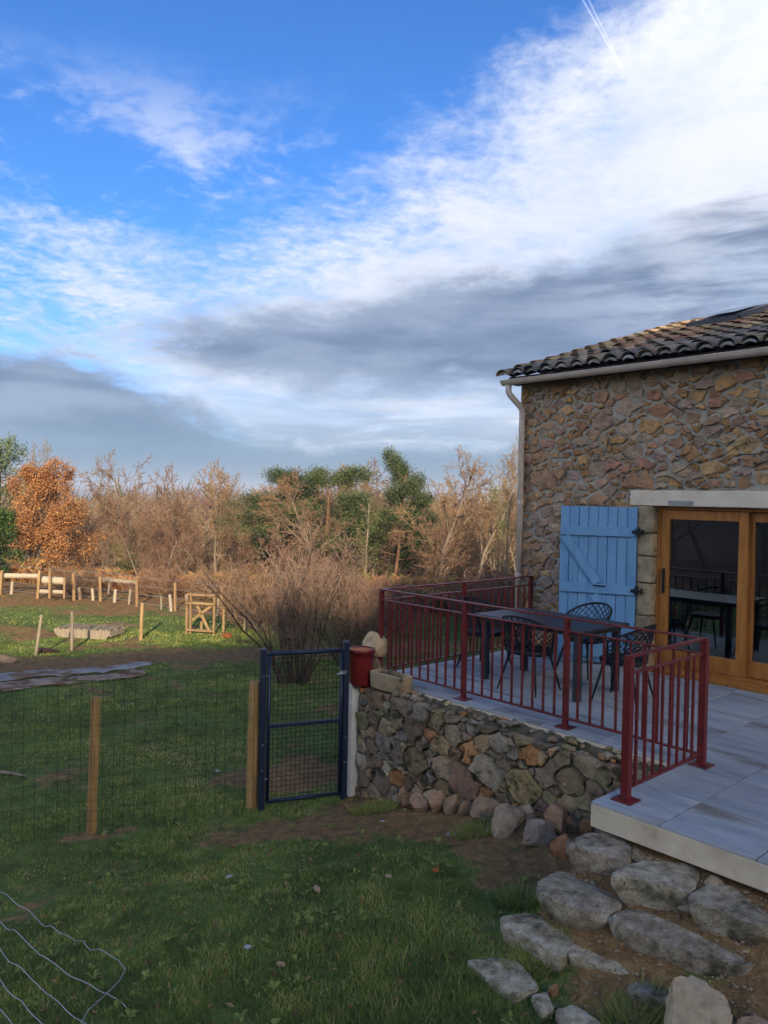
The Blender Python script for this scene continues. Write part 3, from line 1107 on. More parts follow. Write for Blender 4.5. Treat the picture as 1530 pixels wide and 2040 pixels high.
for k in range(24):
    obj('ridge_tile', tv[k % 3], M['tile'], ro, loc=(-.42+k*.40-HO[0], RIDGE-HO[1], roofz(RIDGE)+.01), rot=(0, -.02, -math.pi/2), scale=(1.25, 1, 1.1), color=rcol(TILE_HI, rt))
# roof window
sk_ = MB(HO)
a0, a1 = SKY_A
b0, b1 = SKY_B


def rb(b_, a_, h):
    return (b_, a_-h*math.sin(slope_ang), roofz(a_)+h*math.cos(slope_ang))


sk_.beam(rb(b0, a0, .08), rb(b1, a0, .08), .10, .09, (0, 0, 1))
sk_.beam(rb(b0, a1, .08), rb(b1, a1, .08), .10, .09, (0, 0, 1))
sk_.beam(rb(b0, a0, .08), rb(b0, a1, .08), .10, .09, (0, 0, 1))
sk_.beam(rb(b1, a0, .08), rb(b1, a1, .08), .10, .09, (0, 0, 1))
so = sk_.build('roof_window', M['grey_metal'], house, bevel=.01)
q = MB(HO)
q.add([rb(b0+.1, a0, .135), rb(b1, a0, .135), rb(b1, a1, .17), rb(b0+.1, a1, .17), rb(b0+.1, a0, .127), rb(b1, a0, .127), rb(b1, a1, .14), rb(b0+.1, a1, .14)],
      [(0, 1, 2, 3), (7, 6, 5, 4), (0, 4, 5, 1), (1, 5, 6, 2), (2, 6, 7, 3), (3, 7, 4, 0)])
q.build('window_sash', M['grey_metal'], so)
q = MB(HO)
q.add([rb(b0+.1, a0+.1, .185), rb(b1-.1, a0+.1, .185), rb(b1-.1, a1-.1, .185), rb(b0+.1, a1-.1, .185)], [(0, 1, 2, 3)])
q.build('pane', M['glass'], so)

# blue shutter, hinged at the jamb and standing off the wall
SA = R(27)
shut = MB()
shutter = obj('shutter', MB().box(-.93, -.001, .012, .014, .03, 1.985).mesh('shutter'), M['blue'], house, loc=(1.585-HO[0], -.045, 0), rot=(0, 0, SA))
npl = 8
for k in range(npl):
    w_ = .93/npl
    q = MB()
    q.box(-.93+k*w_+.0035, -.93+(k+1)*w_-.0035, -.012, .016, .03, 1.985)
    q.build('plank', M['blue'], shutter, bevel=.003)
for z0 in (1.62, .90):
    q = MB()
    q.box(-.925, -.03, -.042, -.013, z0, z0+.115)
    q.build('batten', M['blue'], shutter, bevel=.004)
q = MB()
q.box(-.925, -.03, -.042, -.013, .10, .215)
q.build('batten', M['blue'], shutter, bevel=.004)
for (p0, p1) in (((-.87, -.027, 1.60), (-.46, -.027, 1.03)), ((-.50, -.027, .885), (-.10, -.027, .23))):
    q = MB()
    q.beam(p0, p1, .028, .105, (1, 0, .6))
    q.build('brace', M['blue'], shutter, bevel=.004)
q = MB()
q.tube([(-.50, -.045, 1.0), (-.49, -.062, 1.0), (-.37, -.062, .995), (-.36, -.045, .995)], .008, 6)
q.build('handle', M['iron'], shutter)
for z0 in (1.68, .955):
    q = MB()
    q.box(-.06, .03, -.048, -.042, z0-.02, z0+.02)
    q.tube([(.015, -.03, z0-.05), (.015, -.03, z0+.06)], .016, 8)
    q.box(.01, .075, -.045, -.03, z0-.012, z0+.012)
    q.tube([(.07, -.05, z0-.03), (.07, -.05, z0+.035)], .013, 8)
    q.build('hinge', M['iron'], shutter)

# dry creeper on the wall
cr = thing('dry_creeper', 'thin leafless reddish creeper clinging above the door', 'creeper', TF(WALL, 2.1, 2.2), ANG)
rc = random.Random(4)
for k in range(7):
    p = Vector((1.75+rc.random()*1.3, WALL-.05, 2.3+rc.random()*.9))
    pts = [p.copy()]
    ang_ = rc.uniform(-.5, 3.6)
    for _ in range(16):
        ang_ += rc.uniform(-.6, .6)
        p = p+Vector((math.cos(ang_)*.075, rc.uniform(-.006, .006), math.sin(ang_)*.05))
        p.z = min(max(p.z, 2.22), 3.5)
        p.x = min(max(p.x, .6), 3.6)
        p.y = min(p.y, WALL-.04)
        pts.append(p.copy())
    q = MB((2.1, WALL, 2.2))
    q.tube(pts, [.007-.0003*i for i in range(len(pts))], 4)
    q.build('stem', M['bark_dark'], cr)

# ------------------------------------------------------------------ railing
RA = -.035
rail = thing('railing', 'dark red painted steel railing around the terrace', 'railing', TF(RA, 0, 0), ANG)
RO = (0, RA, 0)
RAT = 1.0


def run(p0, p1, posts, nb_, skip0=False):
    """p = (b, a); top rail, mid rail, bottom rail, posts at given fractions, balusters in the bays"""
    p0 = Vector((p0[0], p0[1], 0))
    p1 = Vector((p1[0], p1[1], 0))
    d = p1-p0
    L = d.length
    for nm, z_, w_, h_ in (('top_rail', RAT-.008, .045, .016), ('mid_rail', RAT-.125, .034, .014), ('bottom_rail', .085, .034, .016)):
        q = MB(RO)
        e = d.normalized()*.0225
        q.beam(p0-e+Vector((0, 0, z_)), p1+e+Vector((0, 0, z_)), w_, h_)
        q.build(nm, M['red'], rail, bevel=.002)
    for f_, wp in posts:
        c = p0+d*f_
        q = MB(RO)
        ca = d.normalized()
        q.beam(c+Vector((0, 0, .009)), c+Vector((0, 0, RAT-.017)), wp, wp, ca)
        po = q.build('post', M['red'], rail, bevel=.002)
        q = MB(RO)
        q.box(c.x-.075, c.x+.075, c.y-.075, c.y+.075, .002, .010)
        q.build('base_plate', M['red'], po, bevel=.002)
    fr = [f_ for f_, _ in posts]
    if fr[0] > .01:
        fr = [0]+fr
    if fr[-1] < .99:
        fr = fr+[1]
    for i in range(len(fr)-1):
        for k in range(1, nb_+1):
            f_ = fr[i]+(fr[i+1]-fr[i])*k/(nb_+1)
            c = p0+d*f_
            o = obj('baluster', BAL, M['red'], rail, loc=(c.x-RO[0], c.y-RO[1], 0), rot=(0, 0, math.atan2(d.y, d.x)))


q = MB()
q.box(-.009, .009, -.009, .009, .092, RAT-.131)
BAL = q.mesh('baluster')
LB = 3.76
run((0, RA), (LB, RA), [(0, .045), (1.27/LB, .045), (2.50/LB, .045), (1, .055)], 9)
run((0, RA+.03), (0, WALL-.05), [(1.40/2.8, .045), (1, .045)], 9)
run((LB-.01, RA-.03), (LB-.01, -1.14), [(1, .055)], 8)

# ------------------------------------------------------------------ table and chairs
tb = thing('garden_table', 'dark grey rectangular garden table with thick square legs', 'table', TF(1.17, 1.45, 0), ANG)
q = MB()
q.box(-.72, .72, -.44, .44, .715, .745)
q.build('tabletop', M['grey_metal'], tb, bevel=.006)
q = MB()
q.box(-.66, .66, -.38, .38, .665, .713)
q.build('apron', M['grey_metal'], tb)
for sx in (-1, 1):
    for sy in (-1, 1):
        q = MB()
        q.box(sx*.61-.035, sx*.61+.035, sy*.36-.035, sy*.36+.035, .004, .666)
        q.build('leg', M['grey_metal'], tb, bevel=.004)


def make_chair(label, a, b, rot):
    c = thing('lattice_chair', label, 'chair', TF(a, b, 0), ANG+rot, 'lattice chairs around the garden table')
    for nm, me_ in CH['parts']:
        obj(nm, me_, M['black'], c)
    return c


CH = {'parts': []}
q = MB()     # the chair faces +y
nseg = 24
ring = [(.235*math.copysign(abs(math.cos(2*math.pi*k/nseg))**.7, math.cos(2*math.pi*k/nseg)), .225*math.copysign(abs(math.sin(2*math.pi*k/nseg))**.7, math.sin(2*math.pi*k/nseg))) for k in range(nseg)]
Vs = [(x, y, .445) for x, y in ring]+[(x*.93, y*.93, .455) for x, y in ring]+[(x*.5, y*.5, .435) for x, y in ring]+[(x*.98, y*.98, .405) for x, y in ring]
Fs = []
for k in range(nseg):
    k2 = (k+1) % nseg
    Fs += [(k, k2, nseg+k2, nseg+k), (nseg+k, nseg+k2, 2*nseg+k2, 2*nseg+k), (3*nseg+k, 3*nseg+k2, k2, k)]
Fs += [tuple(range(2*nseg, 3*nseg)), tuple(range(3*nseg, 4*nseg))[::-1]]
q.add(Vs, Fs)
CH['parts'].append(('seat', q.mesh('seat', True)))


def tub(th, s_):
    """th: angle round the back (0 = straight back), s_: 0 at the seat, 1 at the top edge"""
    top = .60+.22*max(0, math.cos(th*.62))**1.5
    z_ = .43+(top-.43)*s_
    fl = 1+.20*s_
    return Vector((.235*fl*math.sin(th), -.225*fl*math.cos(th)-.03*s_, z_))


THM = R(112)
q = MB()
q.tube([tub(-THM+2*THM*k/28, 1) for k in range(29)], .013, 6)
q.tube([tub(-THM+2*THM*k/28, .02) for k in range(29)], .011, 5)
for sgn in (-1, 1):
    q.tube([tub(sgn*THM, k/4) for k in range(5)], .012, 6)
CH['parts'].append(('back_frame', q.mesh('back_frame')))
q = MB()
for k in range(-6, 20):
    for sgn in (-1, 1):
        pts = []
        for i in range(13):
            s_ = i/12
            th = sgn*(-THM+2*THM*(k/14)+s_*1.35)
            if abs(th) <= THM:
                pts.append(tub(th, s_))
        if len(pts) > 1:
            q.tube(pts, .0055, 4, False)
CH['parts'].append(('lattice', q.mesh('lattice')))
for sx in (-1, 1):
    for sy in (-1, 1):
        q = MB()
        q.tube([(sx*.15, sy*.14, .42), (sx*.20, sy*.19, .21), (sx*.245, sy*.235, .003)], [.017, .014, .009], 8)
        CH['parts'].append(('leg', q.mesh('leg', True)))
make_chair('black lattice chair with its back to the front railing', .82, 1.45, 0.05)
make_chair('black lattice chair between the table and the blue shutter', 1.95, 1.40, math.pi-.1)
make_chair('black lattice chair at the table end nearest the sliding door', 1.22, 2.34, math.pi/2+.15)
make_chair('black lattice chair at the far table end near the downpipe', 1.30, .42, -math.pi/2+.1)

# ------------------------------------------------------------------ terrace retaining wall
FW = -.37
rw = thing('retaining_wall', 'mossy dry stone retaining wall below the terrace railing', 'wall', TF(FW, 0, -1.3), ANG)
WO = (0, FW, -1.3)


def rtop(b_):
    return -.055-.012*max(b_, 0)


q = MB(WO)
nb = 60
for i in range(nb+1):
    b_ = -.08+3.68*i/nb
    zt = rtop(b_)
    q.v += [(b_, FW+.03, -1.7), (b_, FW+.03, zt-.04), (b_, FW+.10+.03*math.sin(i*1.7), zt-.01), (b_, FW+.17, zt*.45-.02+.015*math.sin(i*2.3)), (b_, -.10, -.035), (b_, -.10, -1.7)]
for i in range(nb):
    q.f += [(i*6+k, i*6+k+1, i*6+6+k+1, i*6+6+k) for k in range(5)]
q.f += [(0, 5, 4, 3, 2, 1), tuple(nb*6+k for k in range(6))]
q.build('core', M['backing'], rw)
rg = np.random.default_rng(33)
cells = pack(.015, 3.62, -1.5, -.05, [(.15, 14), (.11, 48), (.078, 90), (.048, 160)], rg, 1.2, .79)
WPAL = [lin(197, 179, 150), lin(188, 175, 152), lin(175, 155, 125), lin(164, 143, 119), lin(186, 161, 123), lin(148, 132, 110), lin(179, 146, 114), lin(164, 152, 114), lin(206, 150, 99), lin(157, 146, 130), lin(141, 125, 99), lin(168, 141, 121)]
ns = 0
for c in cells:
    A_, ct = area_c(c)
    if len(c) < 3 or abs(A_) < .0012:
        continue
    zt = rtop(ct[0])
    c = clip(c, .012, 1, -.055)
    if len(c) < 3:
        continue
    A_, ct = area_c(c)
    if abs(A_) < .0016:
        continue
    ct, Vs, Fs = stone_mesh(c, rg.uniform(.004, .013), rg.uniform(.030, .062), rg, .05, 11, True)
    m_ = MB()
    m_.add(Vs, Fs)
    hi = ss(ct[1], -1.2, -.3)
    colr = rcol(WPAL, rg)
    obj('stone', m_.mesh('stone'), M['wall_stone'], rw, loc=(ct[0], .035, ct[1]+1.3), color=colr)
    ns += 1
# small stones bedded in the sloping top
rr_ = np.random.default_rng(77)


def boulder(sx, sy, sz, seed, sub=2, rough=.16, cut=.55, npl=13):
    import bmesh
    bm = bmesh.new()
    bmesh.ops.create_icosphere(bm, subdivisions=sub, radius=1.0)
    r2 = np.random.default_rng(seed)
    planes = [(Vector(r2.normal(0, 1, 3)).normalized(), r2.uniform(cut, .90)) for _ in range(npl)]
    ph = r2.uniform(0, 6, 9)
    for v_ in bm.verts:
        p = v_.co.copy()
        k = 1+rough*(.6*math.sin(p.x*2.1+ph[0])*math.sin(p.y*2.4+ph[1])+.4*math.sin(p.z*4.1+ph[2]+p.x*3)+.25*math.sin(p.y*7+ph[3])*math.sin(p.x*6.5+ph[4]))
        p *= k
        for n_, d_ in planes:
            e = p.dot(n_)-d_
            if e > 0:
                p -= n_*e*.96
        p += Vector(r2.normal(0, .018, 3))
        v_.co = Vector((p.x*sx, p.y*sy, p.z*sz))
    me_ = bpy.data.meshes.new('rock')
    bm.to_mesh(me_)
    bm.free()
    return me_


for k in range(60):
    b_ = rr_.uniform(.3, 3.5)
    f_ = rr_.uniform(.1, .9)
    s_ = rr_.uniform(.02, .06)
    obj('cap_stone', boulder(s_*1.5, s_*1.1, s_*.7, 500+k, 1), M['wall_stone'], rw, loc=(b_, .03+f_*.2, rtop(b_)*(1-f_)-.02*f_+1.3), rot=(0, 0, rr_.uniform(0, 6)), color=rcol(WPAL, rr_))
q = MB(WO)
q.box(-.075, .005, FW-.085, FW+.16, -1.55, -.03)
q.build('white_end_post', M['white_post'], rw, bevel=.008)

# pot, rock, block, trough on the wall end
pp = TF(-.34, .02, -.05)
pot = thing('glazed_pot', 'dark red glazed pot standing on the end of the stone wall', 'pot', pp)
pot.scale = (1.08, 1.08, 1.0)
q = MB()
q.lathe([(.0, .0), (.105, .0), (.118, .03), (.128, .30), (.133, .365), (.142, .37), (.145, .40), (.138, .408), (.122, .40), (.116, .36), (.110, .34)], 28)
q.build('body', M['pot'], pot, smooth=True)
q = MB()
q.lathe([(.1195, .392), (.113, .36), (.108, .335), (0, .332)], 28)
q.build('inner_wall', M['potrim'], pot, smooth=True)
o = obj('square_block', boulder(.13, .12, .16, 71, 2, .05, .62), M['rock'], None, loc=TF(-.10, -.04, .10), rot=(0, 0, .4), color=lin(146, 128, 110))
tag(o, 'weathered stone block under the pale rock beside the pot', 'stone')
o = obj('perched_rock', boulder(.17, .15, .17, 72, 3, .10, .55), M['rock'], None, loc=TF(-.06, -.06, .36), rot=(.1, .15, 1.0), color=lin(214, 188, 152))
tag(o, 'pale angular rock perched by the railing corner above the pot', 'rock')
tr = thing('stone_trough', 'small pale sandstone trough planter beside the red pot', 'planter', TF(-.26, .42, -.045), ANG+R(2))
q = MB()
L_, D_, H_ = .245, .095, .19
out_b = [(-L_*.93, -D_*.9), (L_*.93, -D_*.9), (L_*.93, D_*.9), (-L_*.93, D_*.9)]
out_t = [(-L_, -D_), (L_, -D_), (L_, D_), (-L_, D_)]
in_t = [(-L_+.03, -D_+.03), (L_-.03, -D_+.03), (L_-.03, D_-.03), (-L_+.03, D_-.03)]
Vs = [(*p, 0) for p in out_b]+[(*p, H_) for p in out_t]+[(*p, H_) for p in in_t]+[(*p, H_-.05) for p in in_t]
Fs = [(3, 2, 1, 0)]+[(s_+k, s_+(k+1) % 4, s_+4+(k+1) % 4, s_+4+k) for s_ in (0, 4, 8) for k in range(4)]
q.add(Vs, Fs)
q.build('basin', M['trough'], tr, bevel=.014)
q = MB()
q.add([(*p, H_-.035) for p in in_t], [(0, 1, 2, 3)])
q.build('soil', M['soil'], tr)

# ------------------------------------------------------------------ steps of rough stone
ZS, ZX, ZY = 2.508, 920, 1560
steps = [
    ('long grey step stone beside the terrace corner, leftmost of the top row', [(548, 292), (640, 254), (740, 262), (822, 300), (815, 372), (690, 348), (560, 312)], -.20, .24),
    ('grey step stone in the middle of the top row below the slab edge', [(775, 455), (830, 415), (915, 390), (1100, 402), (1165, 440), (1120, 528), (960, 492), (895, 470)], -.21, .24),
    ('flat topped step stone at the right end of the top row', [(1165, 560), (1240, 520), (1340, 525), (1440, 592), (1535, 670), (1470, 690), (1330, 640), (1170, 590)], -.22, .24),
    ('rounded grey step stone, left stone of the second row', [(400, 505), (480, 452), (600, 472), (760, 562), (770, 600), (700, 632), (560, 610), (420, 552)], -.40, .22),
    ('small wedge stone between the two stones of the second row', [(742, 668), (795, 632), (850, 645), (815, 705), (770, 700)], -.43, .16),
    ('long brownish step stone, right stone of the second row', [(800, 675), (900, 640), (1050, 670), (1300, 770), (1415, 845), (1385, 895), (1150, 838), (950, 752), (830, 706)], -.41, .24),
    ('lichen covered angular step stone at the left of the third row', [(212, 672), (330, 655), (500, 700), (548, 780), (480, 850), (390, 795), (240, 712)], -.60, .22),
    ('flat slanting step stone in the middle of the third row', [(600, 790), (700, 760), (830, 850), (905, 912), (870, 955), (700, 895), (550, 855)], -.61, .20),
    ('rounded step stone at the right of the third row', [(850, 1015), (960, 970), (1060, 985), (1150, 1052), (1110, 1115), (985, 1070)], -.61, .22),
    ('thin flat stone set in the grass at the foot of the steps', [(42, 897), (180, 875), (280, 895), (362, 1010), (250, 1047), (160, 982)], -.735, .12),
    ('small grey flat stone below the little orange chip', [(355, 1060), (420, 1042), (455, 1110), (400, 1140)], -.735, .10),
    ('grey flat stone at the bottom edge of the steps', [(485, 1132), (560, 1112), (690, 1190), (600, 1240), (500, 1190)], -.735, .12),
]
rs = np.random.default_rng(14)
for label, poly, zt, th in steps:
    P = np.array([onz(ZX+x/ZS, ZY+y/ZS, zt)[:2] for x, y in poly])
    if area_c(P)[0] < 0:
        P = P[::-1]
    A_, c = area_c(P)
    P = P-c
    n = 44
    seg = np.hypot(*(np.roll(P, -1, 0)-P).T)
    cum = np.concatenate([[0], np.cumsum(seg)])
    tt = np.linspace(0, cum[-1], n, endpoint=False)
    O = np.stack([np.interp(tt, cum, np.append(P[:, 0], P[0, 0])), np.interp(tt, cum, np.append(P[:, 1], P[0, 1]))], 1)
    for _ in range(2):
        O = .6*O+.2*(np.roll(O, 1, 0)+np.roll(O, -1, 0))
    O *= 1.19
    th *= .86
    sz = math.sqrt(abs(A_))
    Vs, Fs = [], []
    zn = rs.uniform(0, 9)
    arc = tt/cum[-1]*2*math.pi
    rings = ((.66, -th), (.78, -th*.82), (.88, -th*.64), (.95, -th*.46), (1.0, -th*.28), (1.01, -.018), (1.0, -.004), (.97, .0), (.85, .004), (.68, .006), (.48, .008), (.26, .008))
    for ri, (sc_, dz_) in enumerate(rings):
        side = ri < 7
        px_ = np.cos(arc)*sz*3+zn
        py_ = np.sin(arc)*sz*3+dz_*9
        dr = (fbm(px_*2.2, py_*2.2+4, 4)-.5)*.060*min(sz*1.6, 1) if side else np.zeros(n)
        XY = O*(sc_+dr/np.maximum(np.hypot(O[:, 0], O[:, 1]), .06))[:, None]
        hz = (fbm(XY[:, 0]*5+zn, XY[:, 1]*5, 4)-.5)*.030*(1 if dz_ > -.06 else .5)
        hz = hz+(fbm(XY[:, 0]*26+zn, XY[:, 1]*26, 3)-.5)*.012
        for k in range(n):
            Vs.append((XY[k, 0]+rs.normal(0, .002), XY[k, 1]+rs.normal(0, .002), dz_+hz[k]))
    nl = len(rings)
    for L in range(nl-1):
        for k in range(n):
            k2 = (k+1) % n
            Fs.append((L*n+k, L*n+k2, (L+1)*n+k2, (L+1)*n+k))
    Vs.append((0, 0, .008))
    Fs += [((nl-1)*n+k, (nl-1)*n+(k+1) % n, len(Vs)-1) for k in range(n)]
    q = MB()
    q.add(Vs, Fs)
    o = q.build('step_stone', M['step'], None, loc=(c[0], c[1], zt))
    tag(o, label, 'step', 'rough stone steps up to the terrace')
# mortar between the top stones
for k, (x, y, s_, zt, label) in enumerate(((872, 350, .07, -.215, 'grey mortar patch behind the leftmost top step stone'), (1142, 600, .075, -.30, 'grey mortar patch between the middle and right top step stones'), (1255, 482, .06, -.20, 'pale flat stone against the slab edge above the top steps'))):
    p = onz(ZX+x/ZS, ZY+y/ZS, zt)
    o = obj('mortar_patch', boulder(s_*1.2, s_, s_*.45, 900+k, 3, .2, .5), M['dressed'], None, loc=(p[0], p[1], zt-.02), rot=(.1, .1, x))
    tag(o, label, 'mortar')

# loose rocks: (px centre x, px bottom y, width px, height px, colour, label)
rocks = [
    (803, 1600, 24, 34, lin(180, 146, 116), 'narrow upright rock at the left end of the rock row by the wall'),
    (812, 1612, 28, 22, lin(168, 127, 94), 'small orange rock at the foot of the narrow upright rock'),
    (838, 1617, 44, 36, lin(192, 158, 129), 'pinkish slanting rock, wedge shaped, in the row below the wall'),
    (871, 1618, 42, 38, lin(190, 156, 127), 'pinkish blocky rock behind the wedge shaped rock'),
    (903, 1622, 36, 38, lin(176, 144, 116), 'rounded brown rock next to the pinkish blocky rock'),
    (926, 1628, 30, 32, lin(173, 143, 115), 'small brown rock between two rounded rocks below the wall'),
    (960, 1602, 42, 34, lin(182, 151, 122), 'tan rock resting on top of the row against the wall'),
    (963, 1638, 58, 42, lin(174, 148, 120), 'broad brown cracked rock below the tan rock'),
    (1013, 1664, 84, 56, lin(194, 173, 148), 'large pale whitish pointed rock in the rock row'),
    (1050, 1636, 40, 32, lin(189, 168, 144), 'pale blocky rock tucked behind the whitish pointed rock'),
    (1073, 1690, 72, 54, lin(186, 164, 141), 'large pinkish grey faceted boulder near the steps'),
    (1112, 1664, 52, 52, lin(184, 146, 114), 'tan brown rock behind the pinkish grey boulder'),
    (1122, 1712, 50, 50, lin(184, 134, 94), 'orange rock against the leftmost top step stone'),
    (1169, 1662, 28, 30, lin(185, 137, 98), 'small orange rock under the slab corner'),
    (1186, 1650, 20, 22, lin(180, 158, 132), 'small tan rock touching the slab corner'),
]
for k, (px, py, w, h, colr, label) in enumerate(rocks):
    p = ong(px, py)
    sc_ = p[1]/F
    o = obj('loose_rock', boulder(w*sc_*.68, w*sc_*.58, h*sc_*.72, 40+k, 3, .12, .46, 18), M['rock'], None, loc=(p[0], p[1]+w*sc_*.35, p[2]+h*sc_*.36), rot=(0, 0, k*1.3), color=colr)
    tag(o, label, 'rock', 'loose rocks below the wall')
o = obj('boulder', boulder(.25, .22, .25, 64, 4, .10, .52, 20), M['rock'], None, loc=(1.64, 3.86, -.57), rot=(0, 0, .5), color=lin(202, 184, 156))
tag(o, 'large pale boulder at the bottom right foot of the steps', 'boulder')
o = obj('boulder', boulder(.20, .18, .19, 62, 4, .10, .48, 22), M['rock'], None, loc=(1.93, 3.72, -.62), color=lin(206, 170, 138))
tag(o, 'tan boulder cut off by the lower right picture corner', 'boulder')
p = ong(1102, 1988)
o = obj('stone_chip', boulder(.05, .03, .065, 63, 1), M['rock'], None, loc=(p[0], p[1], p[2]+.04), rot=(.3, .2, .4), color=lin(190, 148, 104))
tag(o, 'small pointed orange chip among the lowest steps', 'stone')
chips = [(1005, 1668, .018, 'white'), (895, 1667, .03, 'white'), (632, 1780, .045, 'tan'), (493, 1895, .03, 'white'), (866, 1740, .035, 'orange'), (905, 1667, .02, 'tan'), (560, 1928, .03, 'tan'),
         (455, 1752, .03, 'white'), (970, 1660, .025, 'white'), (433, 1540, .035, 'white'), (350, 1505, .03, 'tan'), (520, 1690, .02, 'tan'), (775, 1752, .03, 'tan'), (762, 1640, .02, 'white')]
for k, (px, py, s_, cn) in enumerate(chips):
    p = ong(px, py)
    o = obj('stone_chip', boulder(s_*1.3, s_*.8, s_*.5, 300+k, 1), M['litter'] if cn == 'white' else M['rock'], None, loc=(p[0], p[1], p[2]+s_*.3+.015), rot=(0, 0, k), color={'white': (.62, .62, .6, 1), 'tan': lin(196, 170, 138), 'orange': lin(190, 120, 70)}[cn])
    tag(o, {'white': 'tiny white chip lying in the lawn', 'tan': 'tiny tan pebble lying in the lawn', 'orange': 'tiny orange stone chip lying in the lawn'}[cn], 'stone', 'small chips lying in the lawn')
# gravel and crumbs between the steps
Vg, Fg = [], []
for k in range(1500):
    a_ = rs.uniform(-2.35, -1.34)
    b_ = rs.uniform(3.55, 5.0)
    p = TF(a_, b_)
    zg = gz(p[0], p[1])
    s_ = rs.uniform(.004, .008)*(1+2.2*rs.random()**4)
    base = len(Vg)
    dirs = [(1, 0, 0), (-1, 0, 0), (0, 1, 0), (0, -1, 0), (0, 0, 1), (0, 0, -1)]
    Vg += [(p[0]+d_[0]*s_*rs.uniform(.6, 1.3), p[1]+d_[1]*s_*rs.uniform(.6, 1.3), zg+.01+d_[2]*s_*.6) for d_ in dirs]
    Fg += [tuple(base+i for i in q_) for q_ in ((0, 2, 4), (2, 1, 4), (1, 3, 4), (3, 0, 4), (2, 0, 5), (1, 2, 5), (3, 1, 5), (0, 3, 5))]
me = np_mesh('gravel', Vg, Fg)
tag(obj('gravel', me, M['dressed']), 'pale crumbs of gravel between the step stones', 'gravel', None, 'stuff')

# ------------------------------------------------------------------ gate
GL = np.array([-1.245, 8.10])
GR = np.array([-.385, 8.42])
gd = (GR-GL)/np.linalg.norm(GR-GL)
gang = math.atan2(gd[1], gd[0])
gw = float(np.linalg.norm(GR-GL))
g0 = -1.32
gate = thing('garden_gate', 'navy blue metal garden gate with wire mesh beside the white post', 'gate', (GL[0], GL[1], g0), gang)
for x, top, wp in ((0, 1.73, .065), (gw, 1.77, .062)):
    q = MB()
    q.box(x-wp/2, x+wp/2, -wp/2, wp/2, -.15, top)
    q.box(x-wp/2-.003, x+wp/2+.003, -wp/2-.003, wp/2+.003, top, top+.008)
    po = q.build('post', M['navy'], gate, bevel=.004)
    for zb in (.45, .72, 1.45):
        q = MB()
        q.tube([(x, -wp/2-.006, zb), (x, -wp/2+.002, zb)], .009, 8)
        q.build('bolt', M['galv'], po)
x0, x1 = .065, gw-.05
q = MB()
q.tube([(x0, 0, .10), (x0, 0, 1.685)], .021, 10)
q.tube([(x1, 0, .10), (x1, 0, 1.685)], .021, 10)
q.tube([(x0, 0, .10), (x1, 0, .10)], .021, 10)
q.tube([(x0, 0, 1.68), (x1, 0, 1.68)], .024, 10)
q.build('frame', M['navy'], gate, smooth=True)
q = MB()
q.box(x0+.018, x1-.018, -.016, .016, .885, .925)
mr = q.build('mid_rail', M['navy'], gate, bevel=.003)
q = MB()
nh = int((x1-x0)/.05)
for k in range(1, nh):
    x = x0+(x1-x0)*k/nh
    q.tube([(x, .004, .10), (x, .004, 1.68)], .0026, 4, False)
nv = int(1.58/.05)
for k in range(1, nv):
    z_ = .10+1.58*k/nv
    q.tube([(x0, .0, z_), (x1, .0, z_)], .0026, 4, False)
o = q.build('mesh_panel', M['wire'], gate)
o['kind'] = 'stuff'
for zb in (.35, 1.45):
    q = MB()
    q.tube([(.03, -.02, zb), (x0, -.005, zb)], .010, 6)
    q.build('hinge', M['galv'], gate)
q = MB()
q.box(x1-.03, gw-.005, -.045, -.025, 1.42, 1.46)
q.tube([(x1-.01, -.05, 1.44), (x1-.01, -.075, 1.44), (x1-.08, -.08, 1.44)], .008, 6)
q.build('latch', M['galv'], gate)

# ------------------------------------------------------------------ near fence
P1 = onz(181, 1660, -1.32)
P2 = onz(500, 1612, -1.32)
fence = thing('wire_fence', 'low wire mesh fence on round wooden posts left of the gate', 'fence', (P1[0], P1[1], -1.3))


def wood_post(parent, p, h, r0, mat_, lean=(0, 0), off=(0, 0, 0), name='post', flat=.0):
    q = MB(off)
    n_ = 7
    pts = [(p[0]+lean[0]*k/n_+random.uniform(-.004, .004), p[1]+lean[1]*k/n_, p[2]-.1+(h+.1)*k/n_) for k in range(n_+1)]
    q.tube(pts, [r0*random.uniform(.93, 1.04) for _ in pts], 12)
    return q.build(name, mat_, parent, smooth=False)


off = (P1[0], P1[1], -1.3)
wood_post(fence, (P1[0], P1[1], gz(P1[0], P1[1])), 1.33, .049, M['post'], (.035, 0), off)
wood_post(fence, (P2[0], P2[1], gz(P2[0], P2[1])), 1.35, .062, M['post'], (.02, 0), off)
dirf = (P2-P1)
dirf[2] = 0
P0 = P1-dirf*2.2
q = MB(off)
L_ = float(np.linalg.norm((P2-P0)[:2]))
nvv = int(L_/.10)
fn = np.array([dirf[1], -dirf[0]])/np.hypot(dirf[0], dirf[1])*.066      # wire runs on the near side of the posts


def fpt(s_, z_):
    p = P0+(P2-P0)*s_
    w_ = .012*math.sin(s_*40)+.006*math.sin(s_*97+z_*7)
    return (p[0]+fn[0]*(1+w_*6), p[1]+fn[1]*(1+w_*6), gz(p[0], p[1])*.0-1.31+z_)


for k in range(nvv+1):
    q.tube([fpt(k/nvv, z_) for z_ in (.0, .5, 1.0, 1.5)], .0021, 3, False)
for k in range(15):
    z_ = .03+k*.105
    q.tube([fpt(i/60, z_+.006*math.sin(i*1.1+k)) for i in range(61)], .0017, 3, False)
o = q.build('wire_mesh', M['wire'], fence)
o['kind'] = 'stuff'

